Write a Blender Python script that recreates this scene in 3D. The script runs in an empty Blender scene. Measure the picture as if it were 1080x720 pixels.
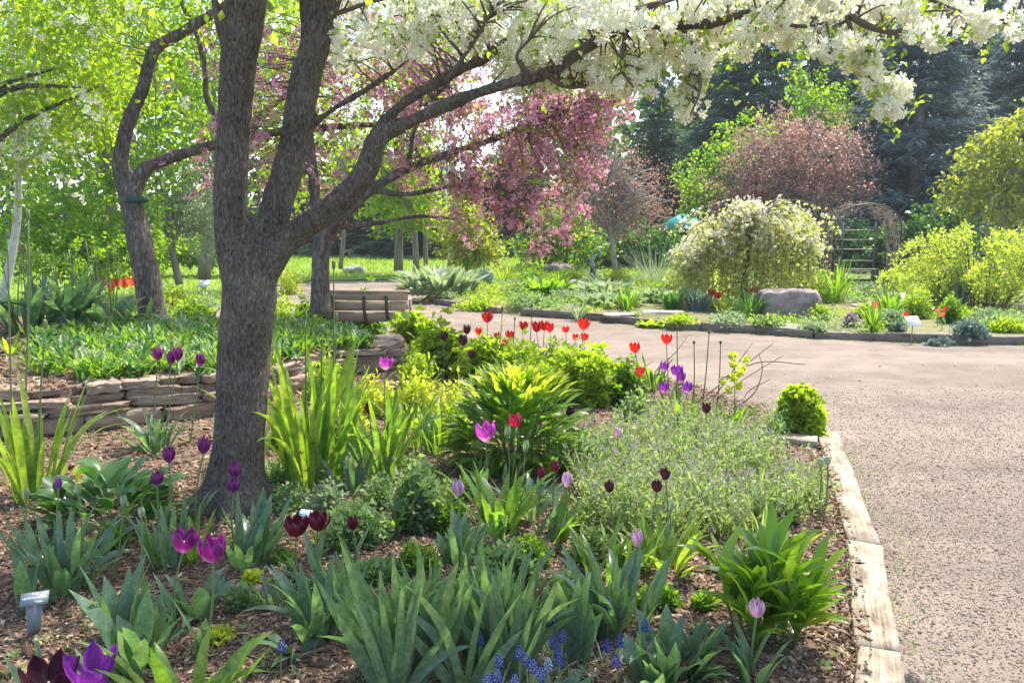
import bpy, math, random
import numpy as np
from mathutils import Vector, noise

sc = bpy.context.scene
col = sc.collection
R = math.radians
rng = np.random.default_rng(7)
rnd = random.Random(7)

# ------------------------------------------------------------------ camera, sky, sun, exposure
F, CH, HOR = 848.0, 1.6, 238.0
PITCH = math.atan((360 - HOR) / F)
cam_d = bpy.data.cameras.new("camera")
cam = bpy.data.objects.new("camera", cam_d)
col.objects.link(cam)
cam.location = (0, 0, CH)
cam.rotation_euler = (math.pi / 2 - PITCH, 0, 0)
cam_d.sensor_width = 36
cam_d.lens = 36 * F / 1080
cam_d.clip_end = 2000
cam_d.clip_start = 0.05
sc.camera = cam

SUN_AZ, SUN_EL = R(38), R(59)
wd = bpy.data.worlds.new("World")
sc.world = wd
wd.use_nodes = True
nt = wd.node_tree
bg = nt.nodes["Background"]
sky = nt.nodes.new("ShaderNodeTexSky")
sky.sky_type = 'NISHITA'
sky.sun_disc = False
sky.sun_elevation = SUN_EL
sky.sun_rotation = SUN_AZ
sky.dust_density = 2.0
nt.links.new(sky.outputs[0], bg.inputs[0])
bg.inputs[1].default_value = 0.15
sd = bpy.data.lights.new("sun", 'SUN')
sd.energy = 3.2
sd.angle = R(0.53)
sd.color = (1.0, 0.94, 0.83)
so = bpy.data.objects.new("sun", sd)
col.objects.link(so)
SDIR = Vector((math.sin(SUN_AZ) * math.cos(SUN_EL), math.cos(SUN_AZ) * math.cos(SUN_EL), math.sin(SUN_EL)))
so.rotation_euler = SDIR.to_track_quat('Z', 'Y').to_euler()
sc.view_settings.view_transform = 'Standard'
sc.view_settings.look = 'None'
sc.view_settings.gamma = 1
sc.view_settings.use_curve_mapping = False
sc.view_settings.exposure = 1.62
sc.cycles.max_bounces = 10
sc.cycles.diffuse_bounces = 6
sc.cycles.transmission_bounces = 6
sc.cycles.transparent_max_bounces = 4
sc.cycles.use_denoising = True

# ------------------------------------------------------------------ measuring helpers
_c, _s = math.cos(PITCH), math.sin(PITCH)
def ray(px, py):
    cx, cy = (px - 540) / F, (360 - py) / F
    return np.array([cx, _c + cy * _s, -_s + cy * _c])
def W(px, py, d):
    """point on the sight line at distance d along y"""
    r = ray(px, py)
    return np.array([0, 0, CH]) + r * d / r[1]
def P(px, py, z=0.0):
    r = ray(px, py)
    return np.array([0, 0, CH]) + r * (z - CH) / r[2]
def in_poly(x, y, poly):
    x = np.asarray(x, float); y = np.asarray(y, float)
    ins = np.zeros(x.shape, bool)
    n = len(poly)
    for i in range(n):
        x1, y1 = poly[i][0], poly[i][1]
        x2, y2 = poly[(i + 1) % n][0], poly[(i + 1) % n][1]
        if y1 == y2: continue
        c = ((y1 > y) != (y2 > y)) & (x < (x2 - x1) * (y - y1) / (y2 - y1) + x1)
        ins ^= c
    return ins
PZ = -0.05
edge_px = [(952, 775), (948, 735), (927, 578), (893, 482), (868, 457), (800, 425), (700, 396), (600, 376), (500, 359), (440, 348)]
edge = [P(x, y) for x, y in edge_px]
WALL = [np.array([-9.0, 5.6, 0]), np.array([-5.6, 5.95, 0]), P(-20, 463), P(78, 455), P(142, 447), P(230, 436), P(290, 419), P(350, 399), P(418, 389)]
NEAR = [tuple(p[:2]) for p in edge] + [(-1.2, 10.6), (-3.0, 11.2), (-9, 12), (-9, 1.0)]
TERR = [tuple(p[:2]) for p in WALL] + [(-1.35, 9.6), (-2.0, 10.2), (-3.2, 10.9), (-4.2, 13.0), (-9, 14.0)]
kerb_px = [(1300, 366), (1085, 364), (1000, 363), (935, 360), (860, 357), (800, 352), (740, 349), (700, 346), (640, 339), (550, 333)]
kerb2_px = [(528, 330.5), (480, 323.5), (460, 320)]
KERB = [P(x, y, PZ) for x, y in kerb_px]
KERB2 = [P(x, y, PZ) for x, y in kerb2_px]
FARBED = [tuple(p[:2]) for p in KERB] + [tuple(p[:2]) for p in KERB2] + [(-2.0, 17.5), (-2.6, 22.0), (-3.0, 26), (30, 34), (30, 11.0)]
def _n(x, y, s):
    return noise.noise(Vector((x * s, y * s, 3.7)))
def gz(x, y):
    if in_poly(x, y, TERR):
        z = np.interp(x, [-5, -1.3], [0.41, 0.25])
        z *= np.interp(y, [9.6, 13.5], [1, 0.15])
        return float(z) + 0.02 * _n(x, y, 2)
    if in_poly(x, y, NEAR):
        return 0.012 * _n(x, y, 3)
    if in_poly(x, y, FARBED):
        return 0.03 + 0.012 * (y - 11) + 0.02 * _n(x, y, .8)
    return PZ
def G(px, py):
    z = 0.0
    for _ in range(8):
        p = P(px, py, z)
        z2 = gz(p[0], p[1])
        if abs(z2 - z) < 1e-3: break
        z = z + 0.7 * (z2 - z)
    p[2] = gz(p[0], p[1])
    return p
def pxm(px, d):
    return px * d / F

# ------------------------------------------------------------------ mesh builder
class MB:
    def __init__(s):
        s.V, s.U, s.Fs, s.n = [], [], [], 0
    def add(s, V, Fc, uv=None, m=0):
        V = np.asarray(V, float).reshape(-1, 3)
        Fc = np.asarray(Fc, int)
        s.V.append(V)
        s.U.append(np.zeros((len(V), 2)) if uv is None else np.asarray(uv, float).reshape(-1, 2))
        s.Fs.append((Fc + s.n, m))
        s.n += len(V)
    def build(s, name, mats, parent=None, origin=None, smooth=False):
        if s.n == 0: return None
        V = np.concatenate(s.V); U = np.concatenate(s.U)
        if parent is not None:
            o3 = np.array(parent['_o']); 
        else:
            o3 = np.zeros(3) if origin is None else np.array(origin, float)
        me = bpy.data.meshes.new(name)
        me.vertices.add(len(V))
        me.vertices.foreach_set("co", (V - o3).astype(np.float32).ravel())
        lv = np.concatenate([f.ravel() for f, m in s.Fs])
        ls = np.concatenate([np.full(len(f), f.shape[1]) for f, m in s.Fs])
        mi = np.concatenate([np.full(len(f), m) for f, m in s.Fs])
        st = np.concatenate([[0], np.cumsum(ls)[:-1]])
        me.loops.add(len(lv)); me.polygons.add(len(ls))
        me.loops.foreach_set("vertex_index", lv.astype(np.int32))
        me.polygons.foreach_set("loop_start", st.astype(np.int32))
        me.polygons.foreach_set("material_index", mi.astype(np.int32))
        if smooth: me.polygons.foreach_set("use_smooth", np.ones(len(ls), bool))
        a = me.attributes.new("luv", 'FLOAT_VECTOR', 'POINT')
        U3 = np.zeros((len(V), 3), np.float32); U3[:, :2] = U
        a.data.foreach_set("vector", U3.ravel())
        me.update(calc_edges=True)
        for mt in (mats if isinstance(mats, (list, tuple)) else [mats]): me.materials.append(mt)
        o = bpy.data.objects.new(name, me)
        col.objects.link(o)
        if parent is not None: o.parent = parent
        else: o.location = o3
        return o
def tag(o, label=None, cat=None, group=None, kind=None):
    if label: o['label'] = label
    if cat: o['category'] = cat
    if group: o['group'] = group
    if kind: o['kind'] = kind
    return o
ROOTS = []
def thing(name, label, cat, loc, group=None):
    o = bpy.data.objects.new(name, None)
    col.objects.link(o)
    o.empty_display_size = 0.1
    o.location = [float(v) for v in loc]
    o['_o'] = [float(v) for v in loc]
    ROOTS.append(o)
    return tag(o, label, cat, group)

def unit(v):
    v = np.asarray(v, float)
    return v / np.maximum(np.linalg.norm(v, axis=-1, keepdims=True), 1e-9)
def runit(n):
    return unit(rng.normal(size=(n, 3)))
def spline(pts, n):
    pts = np.asarray(pts, float)
    k = len(pts)
    if k == 2:
        t = np.linspace(0, 1, n)[:, None]
        return pts[0] * (1 - t) + pts[1] * t
    ext = np.vstack([2 * pts[0] - pts[1], pts, 2 * pts[-1] - pts[-2]])
    T = np.linspace(0, k - 1 - 1e-6, n)
    i = T.astype(int); u = (T - i)[:, None]
    p0, p1, p2, p3 = ext[i], ext[i + 1], ext[i + 2], ext[i + 3]
    return 0.5 * (2 * p1 + (p2 - p0) * u + (2 * p0 - 5 * p1 + 4 * p2 - p3) * u ** 2 + (3 * p1 - p0 - 3 * p2 + p3) * u ** 3)
def tube(mb, pts, rad, seg=6, n=None, cap=True, m=0, wob=0.0):
    pts = np.asarray(pts, float)
    rad = np.full(len(pts), rad, float) if np.isscalar(rad) else np.asarray(rad, float)
    if n:
        r4 = spline(np.c_[pts, rad], n)
        pts, rad = r4[:, :3], np.maximum(r4[:, 3], 1e-4)
    k = len(pts)
    T = unit(np.gradient(pts, axis=0))
    a = np.array([1, 0, 0]) if abs(T[0][0]) < .8 else np.array([0, 1, 0])
    X = unit(np.cross(T[0], a)); Xs = []
    for i in range(k):
        X = unit(X - T[i] * np.dot(X, T[i])); Xs.append(X)
    Xs = np.array(Xs); Ys = np.cross(T, Xs)
    th = np.linspace(0, 2 * math.pi, seg, endpoint=False)
    rr = rad[:, None] * (1 + (rng.normal(0, wob, (k, seg)) if wob else 0))
    V = pts[:, None] + rr[..., None] * (np.cos(th)[None, :, None] * Xs[:, None] + np.sin(th)[None, :, None] * Ys[:, None])
    uv = np.stack([np.tile(th / 6.2832, (k, 1)), np.tile(np.linspace(0, 1, k)[:, None], (1, seg))], -1)
    j = np.arange(seg); j2 = (j + 1) % seg
    fs = np.concatenate([np.stack([i * seg + j, i * seg + j2, (i + 1) * seg + j2, (i + 1) * seg + j], 1) for i in range(k - 1)])
    base = mb.n
    mb.add(V, fs, uv, m)
    if cap and seg >= 3:
        mb.Fs.append((np.array([np.arange(seg)[::-1] + base]), m))
        mb.Fs.append((np.array([np.arange(seg) + base + (k - 1) * seg]), m))
def box(mb, c, size, ax=None, m=0):
    c = np.asarray(c, float); h = np.asarray(size, float) / 2
    A = np.eye(3) if ax is None else np.asarray(ax, float)
    s = np.array([[-1, -1, -1], [1, -1, -1], [1, 1, -1], [-1, 1, -1], [-1, -1, 1], [1, -1, 1], [1, 1, 1], [-1, 1, 1]])
    V = c + (s * h) @ A
    mb.add(V, [[0, 3, 2, 1], [4, 5, 6, 7], [0, 1, 5, 4], [1, 2, 6, 5], [2, 3, 7, 6], [3, 0, 4, 7]], None, m)
def axes(az, tilt=0.0):
    """rows: right, forward, up, turned about z, then tilted back about the right axis"""
    x = np.array([math.cos(az), math.sin(az), 0]); y = np.array([-math.sin(az), math.cos(az), 0]); z = np.array([0, 0, 1.])
    y2 = y * math.cos(tilt) + z * math.sin(tilt); z2 = z * math.cos(tilt) - y * math.sin(tilt)
    return np.array([x, y2, z2])

# leaf templates: (across, along, lift)
T_DIA = (np.array([[0, 0, 0], [.34, .45, .07], [0, 1, -.06], [-.34, .45, .07]]), [[0, 1, 2, 3]])
T_FOLD = (np.array([[0, 0, 0], [.27, .3, .08], [.24, .62, .08], [0, 1, -.1], [-.24, .62, .08], [-.27, .3, .08], [0, .45, 0]]),
          [[0, 1, 2, 6], [6, 2, 3, 4], [0, 6, 4, 5]])
T_NEED = (np.array([[0, 0, 0], [.1, .4, .03], [0, 1, -.04], [-.1, .4, .03]]), [[0, 1, 2, 3]])
T_LANCE = (np.array([[0, 0, 0], [.13, .4, .05], [0, 1, -.12], [-.13, .4, .05]]), [[0, 1, 2, 3]])
def _fl(np_=5, w=.5, cup=.22):
    V, Fc = [], []
    for k in range(np_):
        a = k * 2 * math.pi / np_
        def q(r, da, z): return [r * math.cos(a + da), r * math.sin(a + da), z]
        b = len(V)
        V += [q(.05, 0, 0), q(.5, -w, cup * .5), q(.86, -w * .75, cup * .9), q(1, 0, cup), q(.86, w * .75, cup * .9), q(.5, w, cup * .5)]
        Fc += [[b, b + 1, b + 2, b + 3], [b, b + 3, b + 4, b + 5]]
    return np.array(V), Fc
T_FLOW = _fl()
T_FLOW4 = _fl(4, .6, .3)
def scatter(mb, pos, d, n, size, tmpl=T_DIA, m=0):
    pos = np.asarray(pos, float); N = len(pos)
    if N == 0: return
    d = unit(d); n = unit(n - d * np.sum(n * d, 1, keepdims=True))
    sdv = np.cross(d, n)
    size = np.broadcast_to(np.asarray(size, float), (N,))
    tv, tf = tmpl
    V = pos[:, None] + size[:, None, None] * (tv[None, :, 0:1] * sdv[:, None] + tv[None, :, 1:2] * d[:, None] + tv[None, :, 2:3] * n[:, None])
    k = len(tv)
    uv = np.tile(tv[:, :2], (N, 1))
    lens = {}
    for f in tf: lens.setdefault(len(f), []).append(f)
    base = mb.n
    first = True
    for L, ff in lens.items():
        fa = (np.arange(N)[:, None, None] * k + np.array(ff)[None]).reshape(-1, L)
        if first: mb.add(V.reshape(-1, 3), fa, uv, m); first = False
        else: mb.Fs.append((fa + base, m))

PROF = {
    'sword': ([0, .15, .55, .85, 1], [.7, .85, 1, .55, .02]),
    'strap': ([0, .2, .6, .85, 1], [.65, .9, 1, .7, .04]),
    'tulip': ([0, .2, .45, .75, 1], [.4, .8, 1, .66, .03]),
    'oval': ([0, .28, .36, .6, .85, 1], [.08, .09, .6, 1, .6, .03]),
    'grass': ([0, .3, .7, 1], [1, 1, .7, .05]),
}
def blade(mb, base, az, L, Wd, lean, curl, prof='strap', fold=.25, seg=7, flat=False, wave=0.0, roll=0.0, m=0):
    """a leaf that starts leaning `lean` from upright and bends on by `curl` towards its tip"""
    t = np.linspace(0, 1, seg + 1)
    th = lean + curl * t ** 1.6
    h = np.array([math.cos(az), math.sin(az), 0]); z = np.array([0, 0, 1.])
    dT = np.sin(th)[:, None] * h + np.cos(th)[:, None] * z
    ds = L / seg
    c = np.vstack([np.zeros(3), np.cumsum((dT[:-1] + dT[1:]) / 2 * ds, 0)]) + np.asarray(base, float)
    nr = np.cos(th)[:, None] * (-h) + np.sin(th)[:, None] * z      # upper side
    sd_ = np.cross(h, z)
    sd_ = np.tile(sd_, (seg + 1, 1))
    if flat: sd_, nr = nr, np.tile(np.cross(h, z), (seg + 1, 1))
    if roll:
        rr = roll * (0.3 + t)[:, None]
        sd_, nr = sd_ * np.cos(rr) + nr * np.sin(rr), nr * np.cos(rr) - sd_ * np.sin(rr)
    w = np.interp(t, *PROF[prof])[:, None] * Wd / 2
    ph = rnd.random() * 6
    wv1 = (np.sin(t * 11 + ph) * wave)[:, None] * w; wv2 = (np.sin(t * 10 + ph + 2) * wave)[:, None] * w
    Lf = c + sd_ * w + nr * (w * fold + wv1)
    Rt = c - sd_ * w + nr * (w * fold + wv2)
    V = np.stack([Lf, c, Rt], 1).reshape(-1, 3)
    uv = np.stack([np.tile([-1, 0, 1.], seg + 1), np.repeat(t, 3)], 1)
    i = np.arange(seg)[:, None] * 3
    fs = np.concatenate([i + np.array([[0, 1, 4, 3]]), i + np.array([[1, 2, 5, 4]])])
    mb.add(V, fs, uv, m)
    return c[-1]

# ------------------------------------------------------------------ materials
def newmat(name):
    m = bpy.data.materials.new(name); m.use_nodes = True
    return m, m.node_tree.nodes, m.node_tree.links
def ramp(nodes, cols, interp='LINEAR'):
    r = nodes.new("ShaderNodeValToRGB")
    r.color_ramp.interpolation = interp
    el = r.color_ramp.elements
    while len(el) < len(cols): el.new(0.5)
    for e, (p, c) in zip(el, cols):
        e.position = p; e.color = (*c, 1)
    return r
def leafmat(name, a, b, trans=None, tf=.5, rough=.45, spec=.35, base=None, stripe=0.0, tip=False, rim=False):
    """leaf: colour varies leaf by leaf between a and b; light comes through it"""
    m, N, L = newmat(name)
    bs = N["Principled BSDF"]; out = N["Material Output"]
    geo = N.new("ShaderNodeNewGeometry")
    r = ramp(N, [(0, a), (1, b)])
    L.new(geo.outputs["Random Per Island"], r.inputs[0])
    colr = r.outputs[0]
    at = N.new("ShaderNodeAttribute"); at.attribute_name = "luv"
    sep = N.new("ShaderNodeSeparateXYZ"); L.new(at.outputs["Vector"], sep.inputs[0])
    if stripe:
        w = N.new("ShaderNodeMath"); w.operation = 'MULTIPLY'; L.new(sep.outputs[0], w.inputs[0]); w.inputs[1].default_value = 26
        s_ = N.new("ShaderNodeMath"); s_.operation = 'SINE'; L.new(w.outputs[0], s_.inputs[0])
        nz = N.new("ShaderNodeTexNoise"); nz.inputs["Scale"].default_value = 30
        ad = N.new("ShaderNodeMath"); ad.operation = 'MULTIPLY_ADD'; L.new(s_.outputs[0], ad.inputs[0]); ad.inputs[1].default_value = .25 * stripe
        L.new(nz.outputs[0], ad.inputs[2])
        mr = N.new("ShaderNodeMapRange"); L.new(ad.outputs[0], mr.inputs[0]); mr.inputs[1].default_value = .2; mr.inputs[2].default_value = .8
        mr.inputs[3].default_value = 1 - .35 * stripe; mr.inputs[4].default_value = 1 + .3 * stripe
        mx = N.new("ShaderNodeMix"); mx.data_type = 'RGBA'; mx.blend_type = 'MULTIPLY'; mx.inputs[0].default_value = 1
        L.new(colr, mx.inputs[6]); L.new(mr.outputs[0], mx.inputs[7]); colr = mx.outputs[2]
    if base is not None:
        mr = N.new("ShaderNodeMapRange"); L.new(sep.outputs[1], mr.inputs[0]); mr.inputs[1].default_value = base[1]; mr.inputs[2].default_value = base[2]
        mx = N.new("ShaderNodeMix"); mx.data_type = 'RGBA'; L.new(mr.outputs[0], mx.inputs[0])
        mx.inputs[6].default_value = (*base[0], 1); L.new(colr, mx.inputs[7]); colr = mx.outputs[2]
    if rim:
        ab = N.new("ShaderNodeMath"); ab.operation = 'ABSOLUTE'; L.new(sep.outputs[0], ab.inputs[0])
        rm = N.new("ShaderNodeMapRange"); L.new(ab.outputs[0], rm.inputs[0]); rm.inputs[1].default_value = .45; rm.inputs[2].default_value = 1; rm.inputs[3].default_value = .8; rm.inputs[4].default_value = 1.6
        mx = N.new("ShaderNodeMix"); mx.data_type = 'RGBA'; mx.blend_type = 'MULTIPLY'; mx.inputs[0].default_value = 1; mx.clamp_result = False
        L.new(colr, mx.inputs[6]); L.new(rm.outputs[0], mx.inputs[7]); colr = mx.outputs[2]
    if tip:
        nz2 = N.new("ShaderNodeTexNoise"); nz2.inputs["Scale"].default_value = 9; nz2.inputs["Detail"].default_value = 5
        ta = N.new("ShaderNodeMath"); ta.operation = 'MULTIPLY_ADD'; L.new(nz2.outputs[0], ta.inputs[0]); ta.inputs[1].default_value = .5; L.new(sep.outputs[1], ta.inputs[2])
        tr_ = N.new("ShaderNodeMapRange"); L.new(ta.outputs[0], tr_.inputs[0]); tr_.inputs[1].default_value = 1.22; tr_.inputs[2].default_value = 1.34
        mx = N.new("ShaderNodeMix"); mx.data_type = 'RGBA'; L.new(tr_.outputs[0], mx.inputs[0]); L.new(colr, mx.inputs[6]); mx.inputs[7].default_value = (.3, .22, .1, 1); colr = mx.outputs[2]
        # broad paler and deeper patches along the blade
        nz3 = N.new("ShaderNodeTexNoise"); nz3.inputs["Scale"].default_value = 14; nz3.inputs["Detail"].default_value = 3
        m3 = N.new("ShaderNodeMapRange"); L.new(nz3.outputs[0], m3.inputs[0]); m3.inputs[1].default_value = .3; m3.inputs[2].default_value = .7; m3.inputs[3].default_value = .78; m3.inputs[4].default_value = 1.22
        mx = N.new("ShaderNodeMix"); mx.data_type = 'RGBA'; mx.blend_type = 'MULTIPLY'; mx.inputs[0].default_value = 1; L.new(colr, mx.inputs[6]); L.new(m3.outputs[0], mx.inputs[7]); colr = mx.outputs[2]
    L.new(colr, bs.inputs["Base Color"])
    bs.inputs["Roughness"].default_value = rough
    bs.inputs["Specular IOR Level"].default_value = spec
    tr = N.new("ShaderNodeBsdfTranslucent")
    if trans is None: trans = (1.6, 1.7, .7)
    mt = N.new("ShaderNodeMix"); mt.data_type = 'RGBA'; mt.blend_type = 'MULTIPLY'; mt.inputs[0].default_value = 1
    mt.clamp_result = False
    L.new(colr, mt.inputs[6]); mt.inputs[7].default_value = (*trans, 1)
    L.new(mt.outputs[2], tr.inputs[0])
    ms = N.new("ShaderNodeMixShader"); ms.inputs[0].default_value = tf
    L.new(bs.outputs[0], ms.inputs[1]); L.new(tr.outputs[0], ms.inputs[2])
    L.new(ms.outputs[0], out.inputs[0])
    return m
def rockmat(name, cols, scale=6, bump=.5, rough=.9, fine=60, stretch=(1, 1, 1), dist=.02, spec=.2):
    m, N, L = newmat(name)
    bs = N["Principled BSDF"]
    tc = N.new("ShaderNodeTexCoord"); mp = N.new("ShaderNodeMapping"); mp.inputs["Scale"].default_value = stretch
    L.new(tc.outputs["Object"], mp.inputs[0])
    n1 = N.new("ShaderNodeTexNoise"); n1.inputs["Scale"].default_value = scale; n1.inputs["Detail"].default_value = 8; n1.inputs["Roughness"].default_value = .65
    n2 = N.new("ShaderNodeTexNoise"); n2.inputs["Scale"].default_value = fine; n2.inputs["Detail"].default_value = 4; n2.inputs["Roughness"].default_value = .7
    L.new(mp.outputs[0], n1.inputs[0]); L.new(mp.outputs[0], n2.inputs[0])
    ad = N.new("ShaderNodeMath"); ad.operation = 'MULTIPLY_ADD'; L.new(n2.outputs[0], ad.inputs[0]); ad.inputs[1].default_value = .5
    sb = N.new("ShaderNodeMath"); sb.operation = 'SUBTRACT'; L.new(n1.outputs[0], sb.inputs[0]); sb.inputs[1].default_value = .25
    L.new(sb.outputs[0], ad.inputs[2])
    r = ramp(N, cols); L.new(ad.outputs[0], r.inputs[0]); L.new(r.outputs[0], bs.inputs["Base Color"])
    bs.inputs["Roughness"].default_value = rough; bs.inputs["Specular IOR Level"].default_value = spec
    bp = N.new("ShaderNodeBump"); bp.inputs["Strength"].default_value = bump; bp.inputs["Distance"].default_value = dist
    L.new(ad.outputs[0], bp.inputs["Height"]); L.new(bp.outputs[0], bs.inputs["Normal"])
    return m
def per_object(m, lo, hi):
    N, L = m.node_tree.nodes, m.node_tree.links
    bs = N["Principled BSDF"]; src = bs.inputs["Base Color"].links[0].from_socket
    oi = N.new("ShaderNodeObjectInfo"); r = ramp(N, [(0, lo), (1, hi)]); L.new(oi.outputs["Random"], r.inputs[0])
    mx = N.new("ShaderNodeMix"); mx.data_type = 'RGBA'; mx.blend_type = 'MULTIPLY'; mx.inputs[0].default_value = 1
    L.new(src, mx.inputs[6]); L.new(r.outputs[0], mx.inputs[7]); L.new(mx.outputs[2], bs.inputs["Base Color"])
def plain(name, c, rough=.6, spec=.3, metal=0.0):
    m, N, L = newmat(name)
    bs = N["Principled BSDF"]
    bs.inputs["Base Color"].default_value = (*c, 1); bs.inputs["Roughness"].default_value = rough
    bs.inputs["Specular IOR Level"].default_value = spec; bs.inputs["Metallic"].default_value = metal
    return m
def chipmat(name, cols, rough=.85, tf=0.0):
    m, N, L = newmat(name)
    bs = N["Principled BSDF"]
    geo = N.new("ShaderNodeNewGeometry"); r = ramp(N, cols); L.new(geo.outputs["Random Per Island"], r.inputs[0])
    nz = N.new("ShaderNodeTexNoise"); nz.inputs["Scale"].default_value = 120; nz.inputs["Detail"].default_value = 3
    mr = N.new("ShaderNodeMapRange"); L.new(nz.outputs[0], mr.inputs[0]); mr.inputs[3].default_value = .6; mr.inputs[4].default_value = 1.35
    mx = N.new("ShaderNodeMix"); mx.data_type = 'RGBA'; mx.blend_type = 'MULTIPLY'; mx.inputs[0].default_value = 1
    L.new(r.outputs[0], mx.inputs[6]); L.new(mr.outputs[0], mx.inputs[7]); L.new(mx.outputs[2], bs.inputs["Base Color"])
    bs.inputs["Roughness"].default_value = rough; bs.inputs["Specular IOR Level"].default_value = .2
    return m
M = {}
def LM(key, *a, **k): M[key] = leafmat(key, *a, **k)
YT = (2.3, 2.3, .8)
LM('iris', (.085, .155, .1), (.15, .23, .12), trans=(1.9, 2.0, .7), tf=.45, rough=.32, spec=.5, stripe=.9, base=((.22, .26, .1), 0, .12), tip=True)
LM('tulip_leaf', (.085, .155, .105), (.14, .21, .125), trans=(1.9, 2.1, .75), tf=.45, rough=.32, spec=.5, stripe=.7, tip=True)
LM('lime_sword', (.14, .23, .035), (.21, .29, .055), trans=(2.1, 2.1, .75), tf=.52, rough=.38, stripe=.9, tip=True)
LM('green_strap', (.09, .175, .04), (.15, .23, .055), trans=(2.2, 2.3, .65), tf=.5, rough=.36, stripe=.8, tip=True)
LM('deep_green', (.045, .12, .035), (.085, .165, .05), trans=(1.9, 2.2, .7), tf=.4, rough=.32, spec=.5)
LM('mid_green', (.09, .175, .03), (.155, .235, .045), trans=(2.3, 2.4, .55), tf=.52, rough=.38)
LM('bright_green', (.17, .26, .03), (.26, .34, .05), trans=(2.1, 2.1, .55), tf=.55, rough=.4)
LM('lime', (.32, .38, .045), (.42, .47, .08), trans=(1.8, 1.8, .7), tf=.55)
LM('silver', (.2, .26, .15), (.36, .41, .27), trans=(1.3, 1.5, .9), tf=.35, rough=.6)
LM('gray_blue', (.11, .16, .15), (.2, .26, .24), trans=(1.2, 1.4, 1.0), tf=.25, rough=.6)
LM('ferny', (.12, .2, .08), (.27, .34, .18), trans=(1.7, 1.9, .8), tf=.45)
LM('catmint', (.165, .235, .085), (.35, .4, .2), trans=(1.5, 1.65, .75), tf=.42, rough=.5)
LM('catmint_bud', (.33, .25, .27), (.5, .42, .43), tf=.3, trans=(1, 1, 1))
LM('straw', (.35, .3, .2), (.5, .44, .32), tf=.2, trans=(1, 1, .8))
LM('grass', (.16, .27, .03), (.27, .37, .05), trans=(1.9, 1.9, .5), tf=.5)
LM('crab_leaf', (.14, .23, .04), (.24, .32, .07), trans=(2.1, 2.1, .6), tf=.6)
LM('yellow_leaf', (.16, .25, .025), (.27, .36, .045), trans=(2.1, 2.0, .45), tf=.6)
LM('back_leaf', (.09, .18, .022), (.18, .27, .04), trans=(2.3, 2.3, .45), tf=.6)
LM('dark_leaf', (.04, .085, .035), (.085, .15, .06), tf=.45, rough=.8, spec=.1)
LM('olive_leaf', (.2, .26, .05), (.32, .36, .09), trans=(1.8, 1.7, .6), tf=.55)
LM('white_petal', (.78, .78, .66), (.88, .87, .77), trans=(1.02, 1.0, .88), tf=.5, rough=.6, spec=.2)
LM('pink_petal', (.38, .14, .215), (.7, .43, .5), trans=(1.15, 1.0, 1.05), tf=.5, rough=.6, spec=.2)
LM('bronze_leaf', (.14, .09, .05), (.2, .17, .06), trans=(1.7, 1.5, .8), tf=.45)
LM('dusty_purple', (.23, .14, .125), (.4, .28, .235), trans=(1.3, 1.1, 1.0), tf=.5)
LM('brown_bud', (.24, .13, .1), (.4, .25, .18), tf=.45, trans=(1.4, 1.2, 1))
LM('spruce_green', (.085, .135, .1), (.17, .235, .17), trans=(1, 1.15, .85), tf=.4, rough=.8, spec=.1)
LM('spruce_blue', (.12, .17, .165), (.24, .3, .285), trans=(1, 1, 1), tf=.4, rough=.8, spec=.1)
LM('weeping_leaf', (.3, .34, .09), (.44, .46, .18), trans=(1.7, 1.7, .8), tf=.55)
LM('chartreuse_leaf', (.28, .36, .065), (.4, .46, .12), trans=(1.8, 1.8, .7), tf=.55)
LM('cream_petal', (.68, .64, .5), (.82, .78, .66), tf=.5, trans=(1, 1, .9))
def petal(key, a, b, basec=None, tf=.42, tr=(1.5, 1.0, 1.4), lo=.02, hi=.3):
    M[key] = leafmat(key, a, b, trans=tr, tf=tf, rough=.42, spec=.4, stripe=.8, rim=True, base=(basec, lo, hi) if basec else None)
petal('tulip_purple', (.16, .012, .12), (.22, .02, .165), (.3, .12, .3), tr=(1.35, 1, 1.35))
petal('tulip_violet', (.17, .02, .24), (.24, .04, .33), (.5, .4, .5))
petal('tulip_magenta', (.4, .06, .35), (.5, .09, .45), (.75, .65, .6), hi=.4)
petal('tulip_maroon', (.085, .006, .018), (.14, .01, .028), tr=(1.4, .7, .9), tf=.35)
petal('tulip_black', (.03, .008, .018), (.055, .012, .025), tr=(1.6, .8, 1))
petal('tulip_crimson', (.38, .015, .06), (.5, .03, .1), tr=(1.5, .8, 1))
petal('tulip_red', (.6, .02, .015), (.72, .04, .02), tr=(1.2, .8, .8))
petal('tulip_orange', (.62, .12, .05), (.7, .2, .09), tr=(1.2, 1, .8))
petal('tulip_lilac', (.5, .28, .42), (.6, .38, .5), (.7, .66, .6), tr=(1.1, 1, 1.1))
petal('muscari', (.045, .06, .33), (.09, .12, .5), tr=(1, 1, 1.2), tf=.25)
petal('muscari_pale', (.2, .27, .5), (.28, .36, .6), tr=(1, 1, 1), tf=.25)
petal('pansy', (.3, .2, .6), (.6, .5, .8), tr=(1, 1, 1))
M['stem'] = leafmat('stem', (.14, .2, .08), (.2, .26, .1), tf=.15, rough=.5)
M['dry_stem'] = plain('dry_stem', (.12, .09, .06), .8)
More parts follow.
